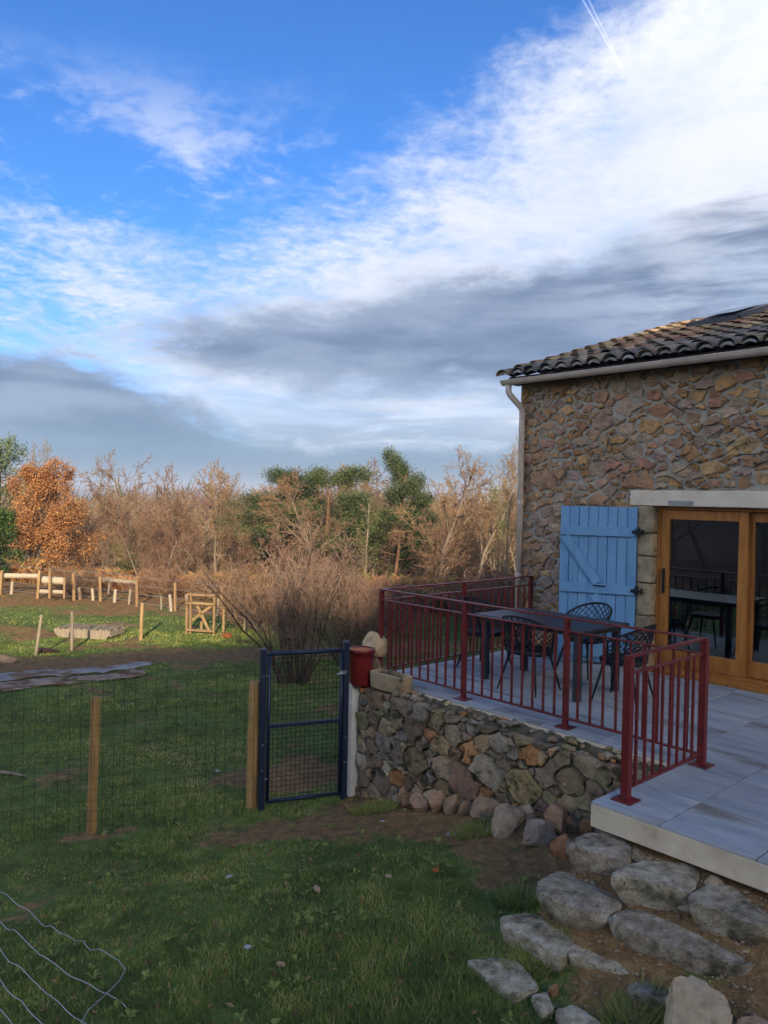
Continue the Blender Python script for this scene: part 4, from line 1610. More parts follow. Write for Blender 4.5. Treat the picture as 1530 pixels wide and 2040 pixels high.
# loose wire netting in the lower left corner
nets = [[(0, 375), (40, 395), (90, 435), (150, 470), (190, 515), (240, 555), (280, 560), (320, 600), (360, 602), (410, 642), (450, 645), (490, 685), (545, 687), (600, 725), (645, 740), (683, 800), (650, 860), (580, 920), (520, 985), (480, 1020), (435, 1093), (400, 1130)],
        [(-20, 520), (0, 540), (45, 575), (75, 580), (120, 625), (175, 670), (215, 715), (300, 770), (380, 825), (470, 870), (535, 915), (580, 920), (655, 970), (710, 1035), (695, 1093), (690, 1130)],
        [(-20, 670), (0, 690), (50, 750), (100, 775), (150, 830), (200, 870), (250, 925), (320, 980), (390, 1040), (460, 1090), (500, 1120)],
        [(-20, 830), (0, 855), (40, 905), (80, 950), (120, 975), (160, 1020), (230, 1093), (270, 1130)],
        [(-20, 990), (0, 1015), (40, 1050), (65, 1093), (90, 1130)]]
p_ = onz(0, 2000, -.7)
net = thing('wire_netting', 'loose wavy strands of galvanised wire netting above the grass', 'netting', p_)
for ln in nets:
    pts = []
    for i, (x, y) in enumerate(ln):
        px, py = x/2.732, 1640+y/2.732
        w = onz(px, py, -.80+.18*(1-y/1100.0))
        pts.append(Vector(w))
    # smooth a little
    sm = []
    for i in range(len(pts)-1):
        for k in range(3):
            f_ = k/3
            sm.append(pts[i].lerp(pts[i+1], f_)+Vector((0, 0, .006*math.sin(i*2.1+k))))
    sm.append(pts[-1])
    q = MB(p_)
    q.tube(sm, .0021, 5, False)
    q.build('strand', M['wire_grey'], net)

# fallen branch
p_ = ong(30, 1548)
br = thing('fallen_branch', 'bare grey fallen branch lying in the grass at the left', 'branch', p_)
q = MB()
q.tube([(-.35, .05, .05), (-.05, .0, .045), (.18, -.06, .03)], [.018, .016, .008], 7)
q.build('limb', M['old_wood'], br)
q = MB()
q.tube([(.02, -.01, .045), (.05, .0, .13)], [.007, .004], 5)
q.build('twig', M['old_wood'], br)

# ------------------------------------------------------------------ ground sheets by the old bed
def sheet(px_top, px_bot, mat_, name, label, z_=.03):
    n_ = 46
    Vs = []
    for i in range(n_+1):
        f_ = i/n_
        a_ = np.array([np.interp(f_, np.linspace(0, 1, len(px_top)), [p[k] for p in px_top]) for k in (0, 1)])
        b_ = np.array([np.interp(f_, np.linspace(0, 1, len(px_bot)), [p[k] for p in px_bot]) for k in (0, 1)])
        pa, pb = onz(*a_, -1.28), onz(*b_, -1.28)
        e0 = .55*(float(fbm(i*.33+z_*90, 2.2, 4))-.5)
        e1 = .55*(float(fbm(i*.33+z_*70, 7.7, 4))-.5)
        for j in range(7):
            g_ = e0+(1+e1-e0)*j/6
            p = pa*(1-g_)+pb*g_
            sink = .05*max(0, float(fbm(p[0]*1.6+9, p[1]*2.6, 3))-.52)*4
            Vs.append((p[0], p[1], gz(p[0], p[1])+z_-sink+.075*(float(fbm(p[0]*4+j*.2, p[1]*5, 4))-.42)*(.6 if 0 < j < 6 else .3)))
    Fs = [(i*7+j, i*7+j+1, i*7+8+j, i*7+7+j) for i in range(n_) for j in range(6)]
    me_ = np_mesh(name, Vs, Fs, True)
    o_ = obj(name, me_, mat_)
    m2 = o_.modifiers.new('thick', 'SOLIDIFY')
    m2.thickness = .006
    return tag(o_, label, 'sheet')


sheet([(-60, 1348), (60, 1338), (190, 1326), (312, 1318)], [(-60, 1364), (60, 1352), (190, 1342), (300, 1326)], M['tarp'], 'ground_sheet', 'crumpled grey plastic sheet lying along the earth bed')
sheet([(-60, 1366), (60, 1356), (190, 1346), (292, 1332)], [(-60, 1386), (60, 1372), (190, 1358), (290, 1346)], M['tarp2'], 'ground_sheet', 'muddy tan plastic sheet in front of the grey one')

# ------------------------------------------------------------------ paddock: stakes, trough, frame, rails
stakes = [(280, 1200, 1275, .045, 'pale_post', 'tan wooden stake standing alone right of the long trough', .03),
          (143, 1217, 1296, .035, 'old_wood', 'grey weathered stake right in front of the long trough', .0),
          (70, 1224, 1305, .028, 'old_wood', 'thin leaning grey stake left of the long trough', .12),
          (487, 1222, 1262, .02, 'old_wood', 'thin grey stake beside the tall shrub', 0.0)]
for px, pt, pb, r_, mt, label, ln in stakes:
    p = ong(px, pb)
    h = (pb-pt)/F*p[1]
    o = MB().mesh('x')
    bpy.data.meshes.remove(o)
    q = MB()
    n_ = 5
    q.tube([(ln*k/n_, 0, -.1+(h+.1)*k/n_) for k in range(n_+1)], [r_*random.uniform(.9, 1.06) for _ in range(n_+1)], 9)
    o = q.build('wooden_stake', M[mt], None, loc=p)
    tag(o, label, 'stake', 'stakes in the paddock')
# feed trough with cross slats
p = ong(108, 1268)
p2 = ong(212, 1274)
d_ = p2-p
L_ = float(np.hypot(d_[0], d_[1]))*1.08
ft = thing('feed_trough', 'long low weathered wooden feeding trough with cross slats', 'trough', p, math.atan2(d_[1], d_[0]))
hh, dd = .19, .62
for y0 in (0, dd):
    q = MB()
    q.add([(0, y0-.015, .13), (.12, y0-.015, 0), (L_-.12, y0-.015, 0), (L_, y0-.015, .13), (L_, y0-.015, hh), (0, y0-.015, hh),
           (0, y0+.015, .13), (.12, y0+.015, 0), (L_-.12, y0+.015, 0), (L_, y0+.015, .13), (L_, y0+.015, hh), (0, y0+.015, hh)],
          [(0, 1, 2, 3, 4, 5), (11, 10, 9, 8, 7, 6)]+[(k, k+6, (k+1) % 6+6, (k+1) % 6) for k in range(6)])
    q.build('side_board', M['old_wood'], ft)
for x in (.02, L_-.02):
    q = MB()
    q.box(x-.015, x+.015, .016, dd-.016, .06, hh-.01)
    q.build('end_board', M['old_wood'], ft)
for k in range(10):
    q = MB()
    x = .1+k*(L_-.2)/9
    q.box(x-.025, x+.025, -.02, dd+.02, hh+.002, hh+.03)
    q.build('slat', M['old_wood'], ft)
# wooden frame with brace
p = ong(372, 1262)
p2 = ong(426, 1266)
d_ = p2-p
L_ = float(np.hypot(d_[0], d_[1]))
fr = thing('timber_frame', 'upright open timber frame with diagonal brace in the paddock', 'frame', p, math.atan2(d_[1], d_[0]))
H_ = .93
for x, h, w in ((0, .80, .055), (.10, .97, .045), (L_, .97, .042)):
    q = MB()
    q.box(x-w/2, x+w/2, -w/2, w/2, -.05, h)
    q.build('upright', M['pale_post'], fr, bevel=.004)
for z_ in (.94, .74, .10):
    q = MB()
    q.box(.0, L_+.02, -.062, -.031, z_-.025, z_+.025)
    q.build('rail', M['pale_post'], fr, bevel=.004)
q = MB()
q.beam((.12, .05, .32), (L_-.05, .05, .72), .03, .06)
q.build('brace', M['pale_post'], fr)
q = MB()
q.beam((.22, .05, .70), (L_-.12, .05, .05), .03, .06)
q.build('brace', M['pale_post'], fr)
for x in (.12, L_):
    q = MB()
    q.box(x-.025, x+.025, .5, .55, -.05, .60)
    q.build('rear_upright', M['pale_post'], fr)
# log rails
lr = None
p = ong(30, 1186)
lr = thing('log_rail', 'long pale peeled log rail on posts at the left', 'rail', (p[0], p[1], p[2]))
y_ = p[1]
pl = ondist(-120, 1145, y_)
pr_ = ondist(84, 1148, y_)
q = MB(p)
q.tube([pl, (pl+pr_)/2, pr_], [.085, .08, .075], 12)
q.build('log', M['log'], lr)
for px in (4, 79):
    b_ = ong(px, 1186)
    q = MB(p)
    tp = ondist(px+2, 1140, y_-.1)
    q.beam((tp[0]-.05, y_-.16, b_[2]-.1), (tp[0], y_-.16, tp[2]+.06), .07, .07)
    q.build('post', M['pale_post'], lr)
lr2 = thing('log_rail', 'short pale log rail with two logs between posts', 'rail', (ondist(107, 1186, y_-.4)[0], y_-.4, gz(-9.8, y_-.4)))
off2 = np.array(lr2.location)
for (xa, ya, xb, yb_, r_) in ((86, 1155, 131, 1158, .11), (80, 1178, 131, 1180, .06)):
    a_, b_ = ondist(xa, ya, y_-.4), ondist(xb, yb_, y_-.4)
    q = MB(off2)
    q.tube([a_, b_], r_, 12)
    q.build('log', M['log'], lr2)
for px in (100, 129):
    a_, b_ = ondist(px, 1136 if px == 100 else 1150, y_-.6), ondist(px-1, 1192, y_-.6)
    q = MB(off2)
    q.beam(b_, a_, .06, .06)
    q.build('post', M['pale_post'], lr2)
# paddock fence at the edge of the wood
fposts = [(147, 1141, 1196, .055, 'pale_post'), (200, 1148, 1198, .045, 'pale_post'), (272, 1153, 1208, .048, 'pale_post'), (350, 1160, 1217, .045, 'pale_post'), (440, 1168, 1232, .045, 'pale_post'),
          (23, 1158, 1184, .045, 'log'), (160, 1170, 1194, .05, 'old_wood'), (186, 1172, 1196, .045, 'log'), (229, 1174, 1200, .05, 'log'), (257, 1174, 1204, .035, 'old_wood'), (322, 1188, 1215, .03, 'old_wood'),
          (341, 1184, 1218, .045, 'log'), (374, 1184, 1222, .05, 'old_wood'), (432, 1192, 1230, .04, 'log'), (470, 1207, 1236, .045, 'log'), (493, 1200, 1240, .05, 'old_wood'), (-20, 1140, 1186, .045, 'pale_post'), (-60, 1140, 1186, .045, 'pale_post')]
p = ong(250, 1203)
pf = thing('paddock_fence', 'row of wooden posts with wire netting along the edge of the wood', 'fence', p)
bases = []
for px, pt, pb, r_, mt in fposts:
    b_ = ong(px, pb)
    h = (pb-pt)/F*b_[1]
    q = MB(p)
    q.tube([(b_[0]+random.uniform(-.02, .02), b_[1], b_[2]-.1), (b_[0]+random.uniform(-.05, .05), b_[1], b_[2]+h)], [r_, r_*.92], 9)
    q.build('post', M[mt], pf)
    bases.append(b_)
bases = sorted([b_ for b_ in bases], key=lambda b_: b_[0])
q = MB(p)
for i in range(len(bases)-1):
    for z_ in (.1, .35, .6, .85):
        q.tube([bases[i]+np.array([0, .06, z_]), bases[i+1]+np.array([0, .06, z_])], .004, 3, False)
o = q.build('wire', M['wire_grey'], pf)
o['kind'] = 'stuff'
p = ong(205, 1190)
hr = thing('plank_rail', 'weathered plank rail slanting behind the paddock posts', 'rail', p)
q = MB()
q.beam((-1.2, .8, .55), (.9, .6, .42), .04, .10)
q.build('plank', M['old_wood'], hr)
for x, zt in ((-1.1, .6), (-.1, .55), (.8, .5)):
    q = MB()
    q.beam((x, .75, -.1), (x+.05, .75, zt), .07, .07)
    q.build('post', M['old_wood'], hr)
p = ong(238, 1249)
o = tag(obj('dark_log', MB().tube([(-.5, 0, .03), (0, .03, .05), (.5, 0, .03)], [.05, .07, .04], 9).mesh('dark_log'), M['bark_dark'], None, loc=p), 'dark rotten log lying in the grass behind the trough', 'log')
p = ong(90, 1300)
o = tag(obj('dark_sack', boulder(.30, .18, .07, 81, 2, .2), M['soil'], None, loc=(p[0], p[1], p[2]+.04)), 'dark flat heap of earth at the shadow edge', 'heap')
p = ong(453, 1270)
o = tag(obj('brown_clod', boulder(.16, .12, .08, 82, 2, .25), M['rock'], None, loc=(p[0], p[1], p[2]+.04), color=lin(150, 90, 50)), 'small orange brown clod in the bright grass', 'clod')
p = ong(10, 1318)
o = tag(obj('bed_stone', boulder(.28, .18, .10, 83, 2, .15), M['rock'], None, loc=(p[0], p[1], p[2]+.05), color=lin(176, 150, 122)), 'tan flat stone at the left end of the earth bed', 'stone')

# ------------------------------------------------------------------ grass
def grass(n, r0, r1, seed, hmul=1.0):
    g_ = np.random.default_rng(seed)
    th = g_.uniform(-R(34), R(34), n)
    r_ = r0*(r1/r0)**g_.random(n)
    x = r_*np.sin(th)
    y = r_*np.cos(th)
    a_, b_ = ab(x, y)
    ok = ~((a_ > -.42) & (b_ > -.2) & (b_ < 10)) & ~((a_ > -1.4) & (b_ > 3.55))
    sm = soil_mask(x, y)
    cl = fbm(x*3.1+7, y*3.1, 3)
    ok &= (sm+.45*(cl-.5)+g_.normal(0, .09, n)) < .37
    # the stair stones stay clear
    ok &= ~((a_ > -1.75) & (b_ > 3.55))
    x, y, r_, cl, sm = x[ok], y[ok], r_[ok], cl[ok], sm[ok]
    n = len(x)
    z = ground_z(x, y)
    big = fbm(x*.9+30, y*.9+8, 3)
    h = (.012+.050*np.clip(cl-.30, 0, 1)+.018*g_.random(n))*(.45+1.0*big)*hmul
    w = (.0028+.0024*g_.random(n))*np.clip(r_/5.5, .8, 3.2)
    az = g_.uniform(0, 2*np.pi, n)
    lean = g_.uniform(.15, 1.1, n)*h
    la = az+g_.normal(0, .7, n)
    ax, ay = np.cos(az+np.pi/2)*w, np.sin(az+np.pi/2)*w
    V = np.empty((n, 3, 3), np.float32)
    V[:, 0] = np.stack([x-ax, y-ay, z-.004], 1)
    V[:, 1] = np.stack([x+ax, y+ay, z-.004], 1)
    V[:, 2] = np.stack([x+np.cos(la)*lean, y+np.sin(la)*lean, z+h], 1)
    tone = np.clip(.10+1.15*(fbm(x*.8+90, y*.8, 3)-.28)+.9*(fbm(x*4+9, y*4, 2)-.5)+.5*(fbm(x*11+2, y*11, 2)-.5)+g_.normal(0, .10, n)+(g_.random(n) < .08)*.55, 0, 1)
    v = np.stack([tone*.75, tone*.75, tone], 1)
    return V.reshape(-1, 3), v.ravel()


Va, va = grass(330000, 3.4, 19, 1)
Vb, vb = grass(60000, 15, 27, 2, 1.3)
Vt = np.concatenate([Va, Vb])
vt = np.concatenate([va, vb])
me = np_mesh('grass', Vt, np.arange(len(Vt)).reshape(-1, 3))
fattr(me, 'v', vt)
tag(obj('grass', me, M['grass']), 'short patchy winter grass on the lawn', 'grass', None, 'stuff')
# low broad-leaved weeds between the blades
g_ = np.random.default_rng(46)
n_ = 1500
th = g_.uniform(-R(30), R(30), n_)
r_ = 3.6*(15/3.6)**g_.random(n_)
x, y = r_*np.sin(th), r_*np.cos(th)
a_, b_ = ab(x, y)
ok = ~((a_ > -.45) & (b_ > -.2)) & ~((a_ > -2.2) & (b_ > 3.4)) & (fbm(x*1.3+60, y*1.3, 3) > .48)
x, y = x[ok], y[ok]
n_ = len(x)
x, y = np.repeat(x, 6), np.repeat(y, 6)
z = ground_z(x, y)+.012
az = g_.uniform(0, 6.283, n_*6)
L_ = np.repeat(g_.uniform(.02, .055, n_), 6)*g_.uniform(.7, 1.2, n_*6)
w_ = L_*.24
cx_, sx_ = np.cos(az), np.sin(az)
V = np.empty((n_*6, 4, 3))
V[:, 0] = np.stack([x, y, z], 1)
V[:, 1] = np.stack([x+cx_*L_*.55-sx_*w_, y+sx_*L_*.55+cx_*w_, z+.55*L_], 1)
V[:, 2] = np.stack([x+cx_*L_, y+sx_*L_, z+.45*L_], 1)
V[:, 3] = np.stack([x+cx_*L_*.55+sx_*w_, y+sx_*L_*.55-cx_*w_, z+.55*L_], 1)
me = np_mesh('lawn_weeds', V.reshape(-1, 3), np.arange(n_*24).reshape(-1, 4))
fattr(me, 'v', np.repeat(np.clip(.42+g_.normal(0, .12, n_*6), 0, 1), 4))
tag(obj('lawn_weeds', me, M['grass']), 'low broad leaved weeds scattered through the lawn', 'weeds', None, 'stuff')
# dead leaves and bits of straw
g_ = np.random.default_rng(45)
n_ = 2600
th = g_.uniform(-R(30), R(30), n_)
r_ = 3.6*(17/3.6)**g_.random(n_)
x, y = r_*np.sin(th), r_*np.cos(th)
a_, b_ = ab(x, y)
ok = ~((a_ > -.42) & (b_ > -.2)) & ~((a_ > -1.4) & (b_ > 3.5))
x, y = x[ok], y[ok]
n_ = len(x)
z = ground_z(x, y)+.018
az = g_.uniform(0, 6.283, n_)
L_ = g_.uniform(.010, .030, n_)
w_ = L_*g_.uniform(.15, .7, n_)
tl = g_.uniform(-.5, .5, n_)
V = np.empty((n_, 4, 3))
cx_, sx_ = np.cos(az), np.sin(az)
V[:, 0] = np.stack([x-cx_*L_, y-sx_*L_, z-tl*L_], 1)
V[:, 1] = np.stack([x-sx_*w_, y+cx_*w_, z+.004], 1)
V[:, 2] = np.stack([x+cx_*L_, y+sx_*L_, z+tl*L_], 1)
V[:, 3] = np.stack([x+sx_*w_, y-cx_*w_, z+.004], 1)
me = np_mesh('fallen_leaves', V.reshape(-1, 3), np.arange(n_*4).reshape(-1, 4))
fattr(me, 'v', np.repeat(g_.random(n_)*.95, 4))
tag(obj('fallen_leaves', me, M['brush']), 'scattered dead leaves and straw on the lawn', 'leaves', None, 'stuff')
# a few brighter weed tufts by the rocks
for k, (px, py, s_) in enumerate(((745, 1618, .16), (950, 1660, .14), (1040, 1800, .10), (1265, 2030, .12), (1060, 1925, .10))):
    p = ong(px, py)
    g_ = np.random.default_rng(k+60)
    n_ = 420
    rr2 = s_*np.sqrt(g_.random(n_))
    th = g_.uniform(0, 6.283, n_)
    x, y = p[0]+rr2*np.cos(th)*1.5, p[1]+rr2*np.sin(th)
    z = ground_z(x, y)
    h = g_.uniform(.05, .12, n_)
    az = g_.uniform(0, 6.283, n_)
    V = np.empty((n_, 3, 3))
    V[:, 0] = np.stack([x-.004*np.cos(az), y-.004*np.sin(az), z], 1)
    V[:, 1] = np.stack([x+.004*np.cos(az), y+.004*np.sin(az), z], 1)
    V[:, 2] = np.stack([x+h*.6*np.cos(th), y+h*.6*np.sin(th), z+h], 1)
    me = np_mesh('weed_tuft', V.reshape(-1, 3)-p, np.arange(n_*3).reshape(-1, 3))
    fattr(me, 'v', np.repeat(g_.uniform(.35, .8, n_), 3))
    o = obj('weed_tuft', me, M['grass'], None, loc=p)
    tag(o, ['bright green tuft of weeds at the left end of the rock row', 'green tuft of weeds in front of the broad cracked rock', 'green tuft of weeds left of the second row of steps', 'green tuft of weeds beside the pale boulder', 'green tuft of weeds beside the lichen covered step'][k], 'weeds', 'weed tufts near the steps')


# ------------------------------------------------------------------ trees
class Twigs:
    """collects branches; thick ones go to the trunk mesh, thin ones to the crown mesh"""
    def __init__(s, seed):
        s.r = random.Random(seed)
        s.trunk = MB()
        s.tw_v = []
        s.tw_f = []
        s.tips = []

    def twig(s, pts, r0, r1):
        n = len(pts)
        base = len(s.tw_v)
        for i, p in enumerate(pts):
            rr = r0+(r1-r0)*i/(n-1)
            d = (pts[min(i+1, n-1)]-pts[max(i-1, 0)])
            d.normalize()
            ref = Vector((0.3, 0.2, 1)) if abs(d.z) < .9 else Vector((1, 0.1, 0))
            sd = d.cross(ref).normalized()
            up = d.cross(sd)
            for k in range(3):
                q = 2.0944*k
                c = p+(sd*math.cos(q)+up*math.sin(q))*rr
                s.tw_v.append((c.x, c.y, c.z))
        for i in range(n-1):
            for k in range(3):
                k2 = (k+1) % 3
                a, b, c, d_ = base+i*3+k, base+i*3+k2, base+i*3+3+k2, base+i*3+3+k
                s.tw_f.append((a, b, c))
                s.tw_f.append((a, c, d_))

    def grow(s, p, d, L, rad, level, P):
        r = s.r
        nseg = (7, 5, 4, 3, 2)[min(level, 4)]
        pts = [p.copy()]
        dd = d.normalized()
        wig = P['wig'][min(level, len(P['wig'])-1)]
        upb = P['up'][min(level, len(P['up'])-1)]
        for i in range(nseg):
            dd = (dd+Vector((r.gauss(0, wig), r.gauss(0, wig), r.gauss(0, wig)+upb))).normalized()
            pts.append(pts[-1]+dd*(L/nseg))
        r1 = rad*(P['taper'] if level == 0 else .35)
        if level <= P['thick']:
            n = len(pts)
            s.trunk.tube(pts, [rad+(r1-rad)*i/(n-1) for i in range(n)], 7 if level == 0 else 4, False)
        else:
            s.twig(pts, rad, max(r1, P['rmin']*.6))
        if level >= P['levels']:
            s.tips.append((pts[-1], dd))
            return
        nch = P['n'][level]
        st = P['start'][level]
        for k in range(nch):
            f_ = st+(1-st)*(k+r.random()*.9)/nch
            x = f_*nseg
            i = min(int(x), nseg-1)
            q = pts[i].lerp(pts[i+1], x-i)
            axis_ = (pts[i+1]-pts[i]).normalized()
            side = Vector((r.gauss(0, 1), r.gauss(0, 1), r.gauss(0, 1)))
            side = (side-axis_*side.dot(axis_))
            if side.length < 1e-3:
                continue
            side.normalize()
            an = P['ang'][level]*r.uniform(.75, 1.25)
            nd = axis_*math.cos(an)+side*math.sin(an)
            Lc = L*P['len'][level]*r.uniform(.7, 1.25)*(1.12-.62*f_ if level == 0 else 1-.35*f_)
            s.grow(q, nd, Lc, max(rad*P['rr'][level]*(1-.5*f_), P['rmin']), level+1, P)


BARE = dict(levels=4, n=(12, 7, 6, 4), start=(.25, .15, .12, .1), ang=(.75, .75, .75, .7), len=(.50, .48, .46, .50), rr=(.42, .45, .5, .6), wig=(.10, .14, .18, .22, .25), up=(.02, .10, .06, .03, .0), taper=.3, thick=1, rmin=.0095)


def tree_mesh(seed, h, P, trunk_r):
    tw = Twigs(seed)
    tw.grow(Vector((0, 0, -.2)), Vector((tw.r.gauss(0, .05), tw.r.gauss(0, .05), 1)), h*.92, trunk_r, 0, P)
    return tw


def leaves(pts, n_per, size, spread, seed, up=.3, aspect=2.0):
    """many small leaf faces round the given points"""
    g_ = np.random.default_rng(seed)
    P = np.repeat(np.array([[p.x, p.y, p.z] for p in pts]), n_per, 0)
    n = len(P)
    C = P+g_.normal(0, spread, (n, 3))
    d = g_.normal(0, 1, (n, 3))
    d[:, 2] += up
    d /= np.linalg.norm(d, axis=1)[:, None]
    s_ = np.cross(d, g_.normal(0, 1, (n, 3)))
    s_ /= np.linalg.norm(s_, axis=1)[:, None]
    L = size*g_.uniform(.6, 1.3, n)[:, None]
    w = L/aspect
    V = np.empty((n, 4, 3), np.float32)
    V[:, 0] = C-d*L*.5
    V[:, 1] = C+s_*w*.5
    V[:, 2] = C+d*L*.5
    V[:, 3] = C-s_*w*.5
    clump = np.repeat(g_.uniform(-.32, .28, len(pts)), n_per)
    v = np.clip(.5+clump+g_.normal(0, .16, n), 0, 1)
    return V.reshape(-1, 3), np.repeat(v, 4)


LIB = {}


def lib_tree(key, seed, h, P, tr, bark, twigm, leaf=None):
    tw = tree_mesh(seed, h, P, tr)
    tm = tw.trunk.mesh(key+'_trunk', True)
    tm.materials.append(M[bark])
    cm = np_mesh(key+'_crown', tw.tw_v, tw.tw_f)
    cm.materials.append(M[twigm])
    parts = [('trunk', tm), ('crown', cm)]
    if leaf:
        n_per, size, spread, lm, asp, sel = leaf
        tips = [p for p, d in tw.tips if sel(p)]
        Vl, vl = leaves(tips, n_per, size, spread, seed, .3, asp)
        lm_ = np_mesh(key+'_leaves', Vl, np.arange(len(Vl)).reshape(-1, 4))
        fattr(lm_, 'v', vl)
        lm_.materials.append(M[lm])
        parts.append(('leaves', lm_))
    zs = np.array([p.z for p, d in tw.tips])
    LIB[key] = (parts, float(np.percentile(zs, 99.3)))
    return tw


B2 = dict(BARE, up=(.03, .16, .10, .05, 0), ang=(.6, .6, .65, .65))
B3 = dict(BARE, n=(14, 8, 6, 4), ang=(.95, .8, .8, .7), len=(.6, .48, .46, .5), start=(.16, .1, .1, .1))
for k, (P, bk, tm) in enumerate(((BARE, 'bark', 'twig'), (B2, 'bark', 'twig_pale'), (B3, 'bark', 'twig'), (B3, 'bark_dark', 'twig_red'), (dict(B2, wig=(.16, .22, .26, .28, .3)), 'bark', 'twig_pale'), (BARE, 'bark', 'twig_red'))):
    lib_tree('bare%d' % k, 100+k, 7.0, P, .115, bk, tm)
lib_tree('tall0', 120, 7.0, dict(BARE, rmin=.0105, n=(14, 8, 7, 4), start=(.3, .2, .12, .1)), .12, 'bark', 'twig')
lib_tree('tall1', 121, 7.0, dict(B2, rmin=.0105, n=(14, 8, 7, 4)), .12, 'bark', 'twig')
SL = dict(levels=3, n=(11, 7, 6), start=(.3, .15, .1), ang=(.5, .6, .6), len=(.42, .5, .5), rr=(.4, .5, .6), wig=(.04, .1, .14, .2), up=(.03, .14, .08, .02), taper=.2, thick=1, rmin=.006)
lib_tree('slim', 140, 7.0, SL, .06, 'bark', 'twig_pale')
OAK = dict(BARE, n=(17, 8, 6, 3), start=(.16, .1, .1, .1), ang=(1.0, .7, .7, .7), len=(.46, .45, .45, .5))
lib_tree('oak', 150, 5.0, OAK, .09, 'bark_dark', 'twig', (13, .072, .12, 'oak_leaf', 1.6, lambda p: True))
PINE = dict(levels=3, n=(15, 7, 5), start=(.42, .35, .2), ang=(1.25, .7, .7), len=(.42, .42, .4), rr=(.35, .4, .5), wig=(.07, .15, .2, .2), up=(.0, .08, .12, .1), taper=.35, thick=2, rmin=.008)
lib_tree('pine', 160, 8.0, PINE, .14, 'pine_bark', 'twig', (90, .15, .21, 'pine_leaf', 5.0, lambda p: True))
PINE2 = dict(PINE, n=(18, 7, 5), start=(.22, .3, .2), len=(.34, .45, .4))
lib_tree('pine1', 161, 8.0, PINE2, .14, 'pine_bark', 'twig', (90, .15, .20, 'pine_leaf', 5.0, lambda p: True))
IVY = dict(levels=3, n=(26, 7, 5), start=(.05, .1, .1), ang=(.9, .8, .8), len=(.22, .45, .5), rr=(.3, .5, .6), wig=(.06, .15, .2, .2), up=(.0, .1, .06, .0), taper=.3, thick=1, rmin=.006)
lib_tree('ivythin', 171, 7.0, dict(IVY, n=(20, 6, 4), len=(.26, .45, .5)), .10, 'bark', 'twig_pale', (6, .09, .14, 'ivy_leaf', 1.5, lambda p: p.z < 5.6))
lib_tree('ivy', 170, 7.0, IVY, .12, 'bark', 'twig', (15, .095, .15, 'ivy_leaf', 1.5, lambda p: True))
CED = dict(levels=3, n=(30, 8, 5), start=(.05, .1, .1), ang=(1.15, .7, .7), len=(.36, .4, .4), rr=(.3, .5, .6), wig=(.04, .1, .15, .2), up=(.0, .05, .03, -.02), taper=.2, thick=1, rmin=.007)
lib_tree('cedar', 180, 7.0, CED, .13, 'bark_dark', 'twig_dark', (9, .16, .11, 'cedar_leaf', 3.0, lambda p: True))
lib_tree('laurel', 190, 3.4, dict(CED, n=(34, 9, 6), len=(.42, .4, .4), start=(.02, .1, .1)), .09, 'bark_dark', 'twig_dark', (7, .11, .09, 'laurel_leaf', 1.8, lambda p: True))


def shrub_lib(key, seed, stems, h, fan, bark, twigm, P):
    tw = Twigs(seed)
    for k in range(stems):
        an = tw.r.uniform(0, 6.283)
        f_ = tw.r.random()**.6*fan
        tw.grow(Vector((math.cos(an)*.22*tw.r.random(), math.sin(an)*.22*tw.r.random(), -.1)), Vector((math.cos(an)*f_, math.sin(an)*f_, 1)), h*tw.r.uniform(.6, .95), .016*tw.r.uniform(.7, 1.3), 0, P)
    tm = tw.trunk.mesh(key+'_stems', True)
    tm.materials.append(M[bark])
    cm = np_mesh(key+'_crown', tw.tw_v, tw.tw_f)
    cm.materials.append(M[twigm])
    zs = np.array([p.z for p, d in tw.tips])
    LIB[key] = ([('stems', tm), ('crown', cm)], float(np.percentile(zs, 99)))


SH = dict(levels=3, n=(8, 4, 2), start=(.22, .12, .1), ang=(.6, .75, .8), len=(.46, .5, .5), rr=(.5, .6, .7), wig=(.13, .2, .25, .3), up=(.03, .07, .03, 0), taper=.35, thick=0, rmin=.0036)
shrub_lib('shrub0', 200, 30, 2.4, .55, 'bark_dark', 'twig_dark', SH)
shrub_lib('shrub1', 201, 34, 2.2, .9, 'bark', 'twig_red', dict(SH, levels=2, n=(11, 7), rmin=.0065))
shrub_lib('shrub2', 202, 30, 2.2, 1.1, 'bark', 'twig', dict(SH, levels=2, n=(11, 7), rmin=.0065))


def plant(key, x, y, top=None, h=None, label='', cat='tree', group=None, rz=None, sxy=1.0, name='bare_tree'):
    parts, h0 = LIB[key]
    z = gz(x, y)-.05
    if h is None:
        h = top-z
    s_ = h/h0
    o = thing(name, label, cat, (x, y, z), rz if rz is not None else random.uniform(0, 6.28), group)
    o.scale = (s_*sxy, s_*sxy, s_)
    for nm, me_ in parts:
        obj(nm, me_, None, o)
    return o


def at_px(key, px, py_top, Y, **kw):
    p = ondist(px, py_top, Y)
    return plant(key, p[0], p[1], top=p[2], **kw)


# trees one can pick out
at_px('oak', 90, 922, 28, label='small oak full of dry orange brown leaves', name='oak_tree', sxy=1.12, rz=.4)
at_px('cedar', 6, 876, 33, label='tall grey green conifer cut by the left picture edge', name='conifer', sxy=.8)
at_px('bare4', 30, 872, 38, label='dark bare feathery tree rising behind the grey green conifer', name='bare_tree', sxy=.7)
at_px('laurel', -12, 1010, 26.5, label='glossy green laurel at the left edge below the conifer', cat='shrub', name='laurel_bush', sxy=.95)
at_px('tall0', 240, 906, 36, label='tall pale bare tree right of the orange oak', sxy=.85)
at_px('tall1', 362, 930, 40, label='pale bare tree between the two taller bare trees on the left', sxy=.8)
at_px('tall1', 436, 922, 34, label='bare tree with crooked dark trunk left of the pines', sxy=.8)
at_px('pine', 575, 945, 31, label='broad dark pine with rounded crown left of centre', name='pine_tree', sxy=1.45, rz=1.0)
